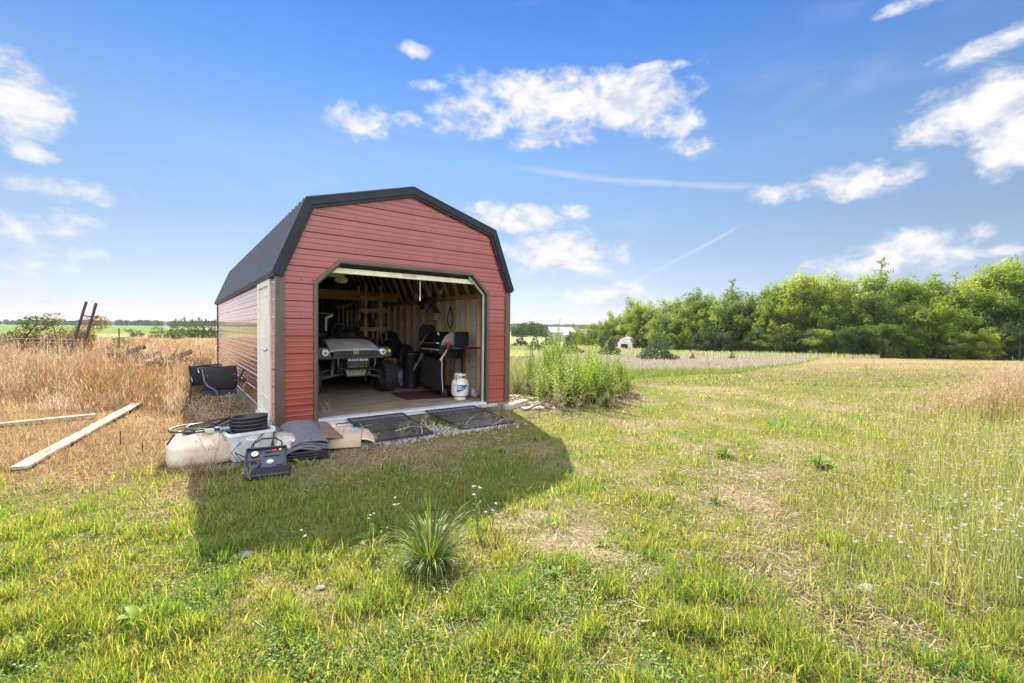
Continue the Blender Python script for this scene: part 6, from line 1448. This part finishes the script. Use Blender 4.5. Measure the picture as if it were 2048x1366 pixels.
def scatter_weeds():
    rd = random.Random(12); P = [leafy_weed(i, 1.2) for i in (1, 2, 3)]; used = set()
    for i in range(64):
        u = rd.random(); px = 1045+205*u; d = rd.uniform(7.9, 11.5) if px > 1085 else rd.uniform(9.0, 12.5); az = FAZ+math.atan((px-1024)/F); q = d/math.cos(az-FAZ); x = CP[0]+q*math.sin(az); y = CP[1]+q*math.cos(az)
        k = rd.randrange(3); o = P[k] if k not in used else copy_tree(P[k]); used.add(k)
        hgt = (.42+.55*math.sin(math.pi*min(1, max(0, (px-1020)/245))))*rd.choice((.55, .8, .9, 1.0, 1.1, 1.35))*(1+.02*(d-9))
        o.location = (x, y, float(gz(np.array([x]), np.array([y]))[0])-.02); o.scale = (1, 1, hgt); o.rotation_euler = (rd.uniform(-.2, .2), rd.uniform(-.2, .2), rd.uniform(0, 6.28))
        tag(o, 'tall leafy green weed in the dense clump right of the shed', 'weed', 'tall green weeds right of the shed')
scatter_weeds()
def dead_weed(seed, H):
    rd = random.Random(seed); r = empty('dead_weed', (0, 0, 0)); m = MB(); h = MB()
    for s in range(3):
        a = rd.uniform(0, 6.28); l = H*rd.uniform(.1, .4); z = H*rd.uniform(.7, 1); f = lambda t: Vector((math.cos(a)*l*t, math.sin(a)*l*t, z*(t-.12*t*t)))
        m.tube([f(0), f(.4), f(.75), f(1)], [.004, .0034, .0026, .0015], 5, caps=False)
        for k in range(6):
            t = .35+.1*k; b = rd.uniform(0, 6.28); p = f(t); e = p+Vector((math.cos(b)*H*.12, math.sin(b)*H*.12, H*.10)); m.tube([p, p.lerp(e, .5)+Vector((0, 0, .01)), e], [.002, .0015, .001], 4, caps=False)
            h.lathe([(0, -.008), (.009, 0), (.006, .010), (0, .012)], T(e), 6)
    st = m.build('stem', M_DEAD, r); h.build('seed_head', M_DEAD, r); return r
WD = [dead_weed(1, .5), dead_weed(2, .42), dead_weed(3, .6)]
spots = [(560, 855, .95, 'branching dead weed growing at the left front corner post'), (585, 850, .8, 'branching dead weed in front of the red wall beside the corner post'), (605, 852, .6, 'short dead weed at the foot of the red wall left of the door'), (655, 846, .9, 'dead weed standing at the left door jamb'),
         (500, 850, .7, 'dead weed between the white door and the junk'), (455, 845, .9, 'dead weed in front of the folding chair'), (430, 870, .7, 'dead weed behind the white tank'), (745, 890, .5, 'dead weed tuft at the foot of the left ramp'), (800, 880, .5, 'dead weed over the lower end of the left ramp'),
         (850, 850, .55, 'dead weed in the gap between the ramps'), (905, 868, .5, 'dead weed in the gravel below the right ramp'), (985, 862, .6, 'dead weed over the right edge of the right ramp'), (1020, 840, .5, 'dead weed by the right corner sleeper'), (500, 960, .45, 'dead weed leaning over the open case'),
         (425, 935, .8, 'dead weed in front of the white tank'), (530, 885, .7, 'dead weed rising through the white tub'), (690, 872, .6, 'dead weed beside the cardboard box'), (395, 850, .9, 'dead weed at the edge of the tall dry grass')]
for i, (px, py, s, lab) in enumerate(spots):
    o = WD[i % 3] if i < 3 else copy_tree(WD[i % 3]); p = atz(px, py); o.location = p; o.scale = (s, s, s); o.rotation_euler = (random.uniform(-.2, .2), random.uniform(-.2, .2), i*1.3); tag(o, lab, 'dead weed')
rd = random.Random(44)
for i in range(26):
    px = rd.uniform(1035, 1260); p = atz(px, rd.uniform(795, 838)); o = copy_tree(WD[i % 3]); s = rd.uniform(.7, 1.25); o.location = p; o.scale = (s, s, s); o.rotation_euler = (rd.uniform(-.3, .3), rd.uniform(-.3, .3), i)
    tag(o, 'dead brown weed at the foot of the tall green weeds right of the shed', 'dead weed', 'dead weeds at the foot of the tall green ones')
for i in range(7):
    p = atz(rd.uniform(385, 500), rd.uniform(815, 860)); o = copy_tree(WD[i % 3]); s = rd.uniform(.6, 1.0); o.location = p; o.scale = (s, s, s); o.rotation_euler = (rd.uniform(-.3, .3), rd.uniform(-.3, .3), i)
    tag(o, 'dead weed among the stalks around the folding chairs', 'dead weed', 'dead stalks around the folding chairs')
for i, (px, py, L_, an, lab) in enumerate(((700, 868, .55, .5, 'thin bare stick lying across the left ramp'), (790, 862, .4, -.4, 'short bare stick on the lower part of the left ramp'), (930, 850, .6, .7, 'thin bare stick lying across the right ramp'), (985, 850, .45, .2, 'bare stick at the right edge of the right ramp'), (845, 868, .4, 1.2, 'bare stick in the gravel between the ramps'))):
    p = atz(px, py, -.06); m = MB(); m.tube([(0, 0, 0), (L_*.5*math.cos(an), L_*.5*math.sin(an), .05), (L_*math.cos(an), L_*math.sin(an), .04)], [.006, .004, .002], 5); m.tube([(L_*.4*math.cos(an), L_*.4*math.sin(an), .045), (L_*.55*math.cos(an+.5), L_*.55*math.sin(an+.5), .12)], [.003, .0015], 4)
    o = m.build('dead_stick', M_DEAD, None); o.location = p; tag(o, lab, 'stick')
# the big grass tuft in the foreground
def tuft(px, py, n, H, label, spread=.9, w=.0075, seed=1, pal=None):
    rg = np.random.default_rng(seed); p = atz(px, py); V = []; Fq = []; C = []; pal = pal or [(.09, .17, .03), (.13, .22, .035), (.05, .10, .02), (.22, .25, .09), (.19, .27, .035), (.24, .20, .11)]
    S = 7
    for i in range(n):
        a = rg.uniform(0, 6.283); rr = rg.uniform(0, .07)*H/.4; el = rg.uniform(.25, 1.45); L_ = H*rg.uniform(.45, 1.15)*(1+.22*math.cos(a-1.0)); a += rg.normal(0, .15); b = Vector((math.cos(a)*rr, math.sin(a)*rr, 0)); sd_ = Vector((-math.sin(a), math.cos(a), 0)); ww = w*rg.uniform(.6, 1.1)
        c = np.array(pal[rg.integers(len(pal))])*rg.uniform(.8, 1.2); k0 = len(V); pos = b.copy(); e = max(el, .9)*spread+.25
        for s in range(S+1):
            t = s/S; wd = ww*(1-t**2.2)*.5+.0004; V += [tuple(pos-sd_*wd), tuple(pos+sd_*wd)]; C += [c, c]
            ang = e-(1.9*(1.45-el)+.5)*t*t*1.25; pos = pos+Vector((math.cos(a)*math.cos(ang), math.sin(a)*math.cos(ang), math.sin(ang)))*(L_/S)
            if pos.z < .01: pos.z = .01
        Fq += [(k0+2*s, k0+2*s+1, k0+2*s+3, k0+2*s+2) for s in range(S)]
    r = bigmesh('grass_tuft', np.array(V), np.array(Fq), leafmat('tuft_blade', .4, tboost=(1.2, 1.25, .7)), np.array(C)); r.location = (p.x, p.y, float(gz(np.array([p.x]), np.array([p.y]))[0])-.005); return tag(r, label, 'grass tuft')
tuft(862, 1135, 480, .35, 'large arching tuft of coarse green grass in the foreground below the shadow edge', seed=3)
tuft(745, 1110, 80, .15, 'small yellow green tuft just left of the large arching one', seed=4, w=.006, pal=[(.30, .32, .06), (.36, .30, .12), (.22, .26, .05)])
tuft(1450, 915, 70, .16, 'small bright tuft in the lawn right of the shed, left one', seed=5, w=.008); tuft(1640, 935, 90, .17, 'small bright tuft in the lawn right of the shed, right one', seed=6, w=.010)
tuft(1430, 1005, 60, .10, 'little tuft on the worn strip', seed=9)
for i, (px, py, n_, H_) in enumerate(((345, 945, 60, .13), (380, 952, 70, .12), (425, 948, 80, .15), (455, 942, 70, .14), (480, 962, 50, .10), (580, 955, 50, .10), (470, 905, 60, .16), (620, 925, 50, .10), (665, 912, 50, .09), (735, 900, 70, .12), (335, 915, 50, .12), (550, 880, 40, .14), (1015, 850, 60, .12), (1060, 835, 60, .14))):
    o = tuft(px, py, n_, H_, 'x', seed=40+i, w=.0045, spread=.6, pal=[(.34, .27, .18), (.24, .18, .12), (.42, .35, .25), (.18, .14, .10)]); tag(o, 'low tuft of dead grass pressed against the clutter before the shed', 'grass tuft', 'dead grass tufts around the clutter')
def rosette(px, py, n, L_, label, seed):
    rg = np.random.default_rng(seed); p = atz(px, py); m = MB()
    for i in range(n):
        a = i*2.4+rg.uniform(-.2, .2); el = rg.uniform(.15, .9); l = L_*rg.uniform(.7, 1.1)
        def f(u, v, a=a, el=el, l=l):
            w = l*.17*math.sin(math.pi*min(1, .12+.88*v))**.8*(u-.5)*2; d = l*v; h = math.sin(el)*d-.35*l*v*v; q = math.cos(el)*d
            return (math.cos(a)*q-math.sin(a)*w, math.sin(a)*q+math.cos(a)*w, h+abs(u-.5)*l*.07+.01)
        m.grid(f, 2, 6)
    o = m.build('broadleaf_weed', leafmat('dock_leaf', .45, c=[(.17, .27, .04), (.24, .32, .06)]), None, fix=False); o.location = (p.x, p.y, float(gz(np.array([p.x]), np.array([p.y]))[0])); return tag(o, label, 'weed')
for i, (px, py, n, L_, lab) in enumerate(((280, 1240, 16, .13, 'bright broad leaved weed in the left foreground'), (735, 1080, 9, .13, 'pale broad leaved weed at the shadow edge left of the big tuft'), (1878, 1015, 8, .16, 'pair of large pale leaves among the lavender flowers'), (1640, 925, 14, .2, 'broad leaved weed in the middle of the right lawn'),
                                       (1445, 912, 10, .16, 'broad leaved weed left of the middle one on the right lawn'), (1110, 1155, 8, .09, 'small broad leaved weed in front of the bare patch'), (600, 925, 9, .12, 'green weed growing under the grey shingles'), (400, 880, 7, .1, 'broad green leaf beside the white tank'), (1205, 1085, 8, .09, 'small weed on the bare patch'), (1000, 905, 9, .1, 'green weed in the shade right of the gravel'))):
    rosette(px, py, n, L_, lab, i)
def yarrow(seed, H):
    rd = random.Random(seed); r = empty('yarrow', (0, 0, 0)); m = MB(); f = MB(); lf = MB()
    for s in range(3):
        a = rd.uniform(0, 6.28); l = H*rd.uniform(.05, .3); e = Vector((math.cos(a)*l, math.sin(a)*l, H*rd.uniform(.7, 1.05))); m.tube([(0, 0, 0), (e.x*.3, e.y*.3, e.z*.5), e], [.003, .0025, .0018], 5, caps=False)
        for k in range(9):
            q = e+Vector((rd.uniform(-.007, .007), rd.uniform(-.007, .007), rd.uniform(-.003, .003))); f.lathe([(0, .003), (.0035, .001), (.0025, -.002)], T(q), 6)
        for k in range(8):
            t = .15+.08*k; b = rd.uniform(0, 6.28); p = Vector((e.x*t*.6, e.y*t*.6, e.z*t)); d = Vector((math.cos(b), math.sin(b), .5))*H*.12; w = Vector((-math.sin(b), math.cos(b), 0))*H*.02; lf.add([p, p+d*.5-w, p+d, p+d*.5+w], [(0, 1, 2, 3)])
    m.build('stem', M_STEM, r); f.build('flower_head', mat('yarrow_white', (.52, .52, .44), .8), r); lf.build('leaves', M_WEED, r, fix=False); return r
YA = [yarrow(1, .22), yarrow(2, .17)]
for i, (px, py, s) in enumerate(((742, 1082, .8), (765, 1092, .7), (790, 1062, 1.0), (875, 1075, .8), (955, 1062, 1.4), (985, 1066, 1.2), (605, 1120, .8), (650, 1140, .6), (1130, 905, .6))):
    o = YA[i % 2] if i < 2 else copy_tree(YA[i % 2]); p = atz(px, py); o.location = (p.x, p.y, float(gz(np.array([p.x]), np.array([p.y]))[0])); o.scale = (s, s, s); o.rotation_euler.z = i*1.7
    tag(o, 'small white flowered weed standing along the front edge of the shed shadow', 'wildflower', 'white flowered weeds near the shadow edge')
for i, (px, py, s, lab) in enumerate(((490, 1113, .035, 'grey half buried stone at the front edge of the shadow'), (1735, 1183, .045, 'pale flat stone in the right foreground'), (640, 1180, .02, 'small stone in the dry patch below the shadow'))):
    m = MB(); rg = np.random.default_rng(i); m.lathe([(0, -.3*s), (.9*s, -.2*s), (1.05*s, .1*s), (.75*s, .42*s), (.3*s, .55*s), (0, .57*s)], None, 14); o = m.build('stone', mat('field_stone', (.26, .245, .215), .85, 0, .25, 20, bump=.4), None); p = atz(px, py)
    for v in o.data.vertices: v.co *= 1+.12*math.sin(v.co.x/s*3+i)*math.cos(v.co.y/s*4)
    o.location = (p.x, p.y, float(gz(np.array([p.x]), np.array([p.y]))[0])+.01); o.scale = (1.3, 1, 1); tag(o, lab, 'stone')
m = MB(); m.tube([(0, 0, 0), (.03, .02, .05), (.06, .03, .02), (.12, .06, .03)], .003, 5); m.tube([(.05, .03, .03), (.06, .1, .06)], .002, 5); p = atz(745, 925); o = m.build('dead_twig', M_DEAD, None); o.location = p; tag(o, 'bare pale twig lying in the shade below the cardboard', 'twig')

# ---------------------------------------------------------------- air: far things fade a little to blue
hz = MB(); hz.box(-3200, -3200, -60, 3200, 3200, 40)
hm = bpy.data.materials.new('haze'); hm.use_nodes = True; hn = hm.node_tree; hn.nodes.clear()
pv = hn.nodes.new('ShaderNodeVolumePrincipled'); pv.inputs['Density'].default_value = .00010; pv.inputs['Color'].default_value = (.80, .88, .97, 1); pv.inputs['Anisotropy'].default_value = 0
ho = hn.nodes.new('ShaderNodeOutputMaterial'); hn.links.new(pv.outputs[0], ho.inputs['Volume'])
tag(hz.build('haze', hm, None, smooth=False), kind='stuff')
print('objects', len(bpy.data.objects), 'polys', sum(len(m.polygons) for m in bpy.data.meshes))
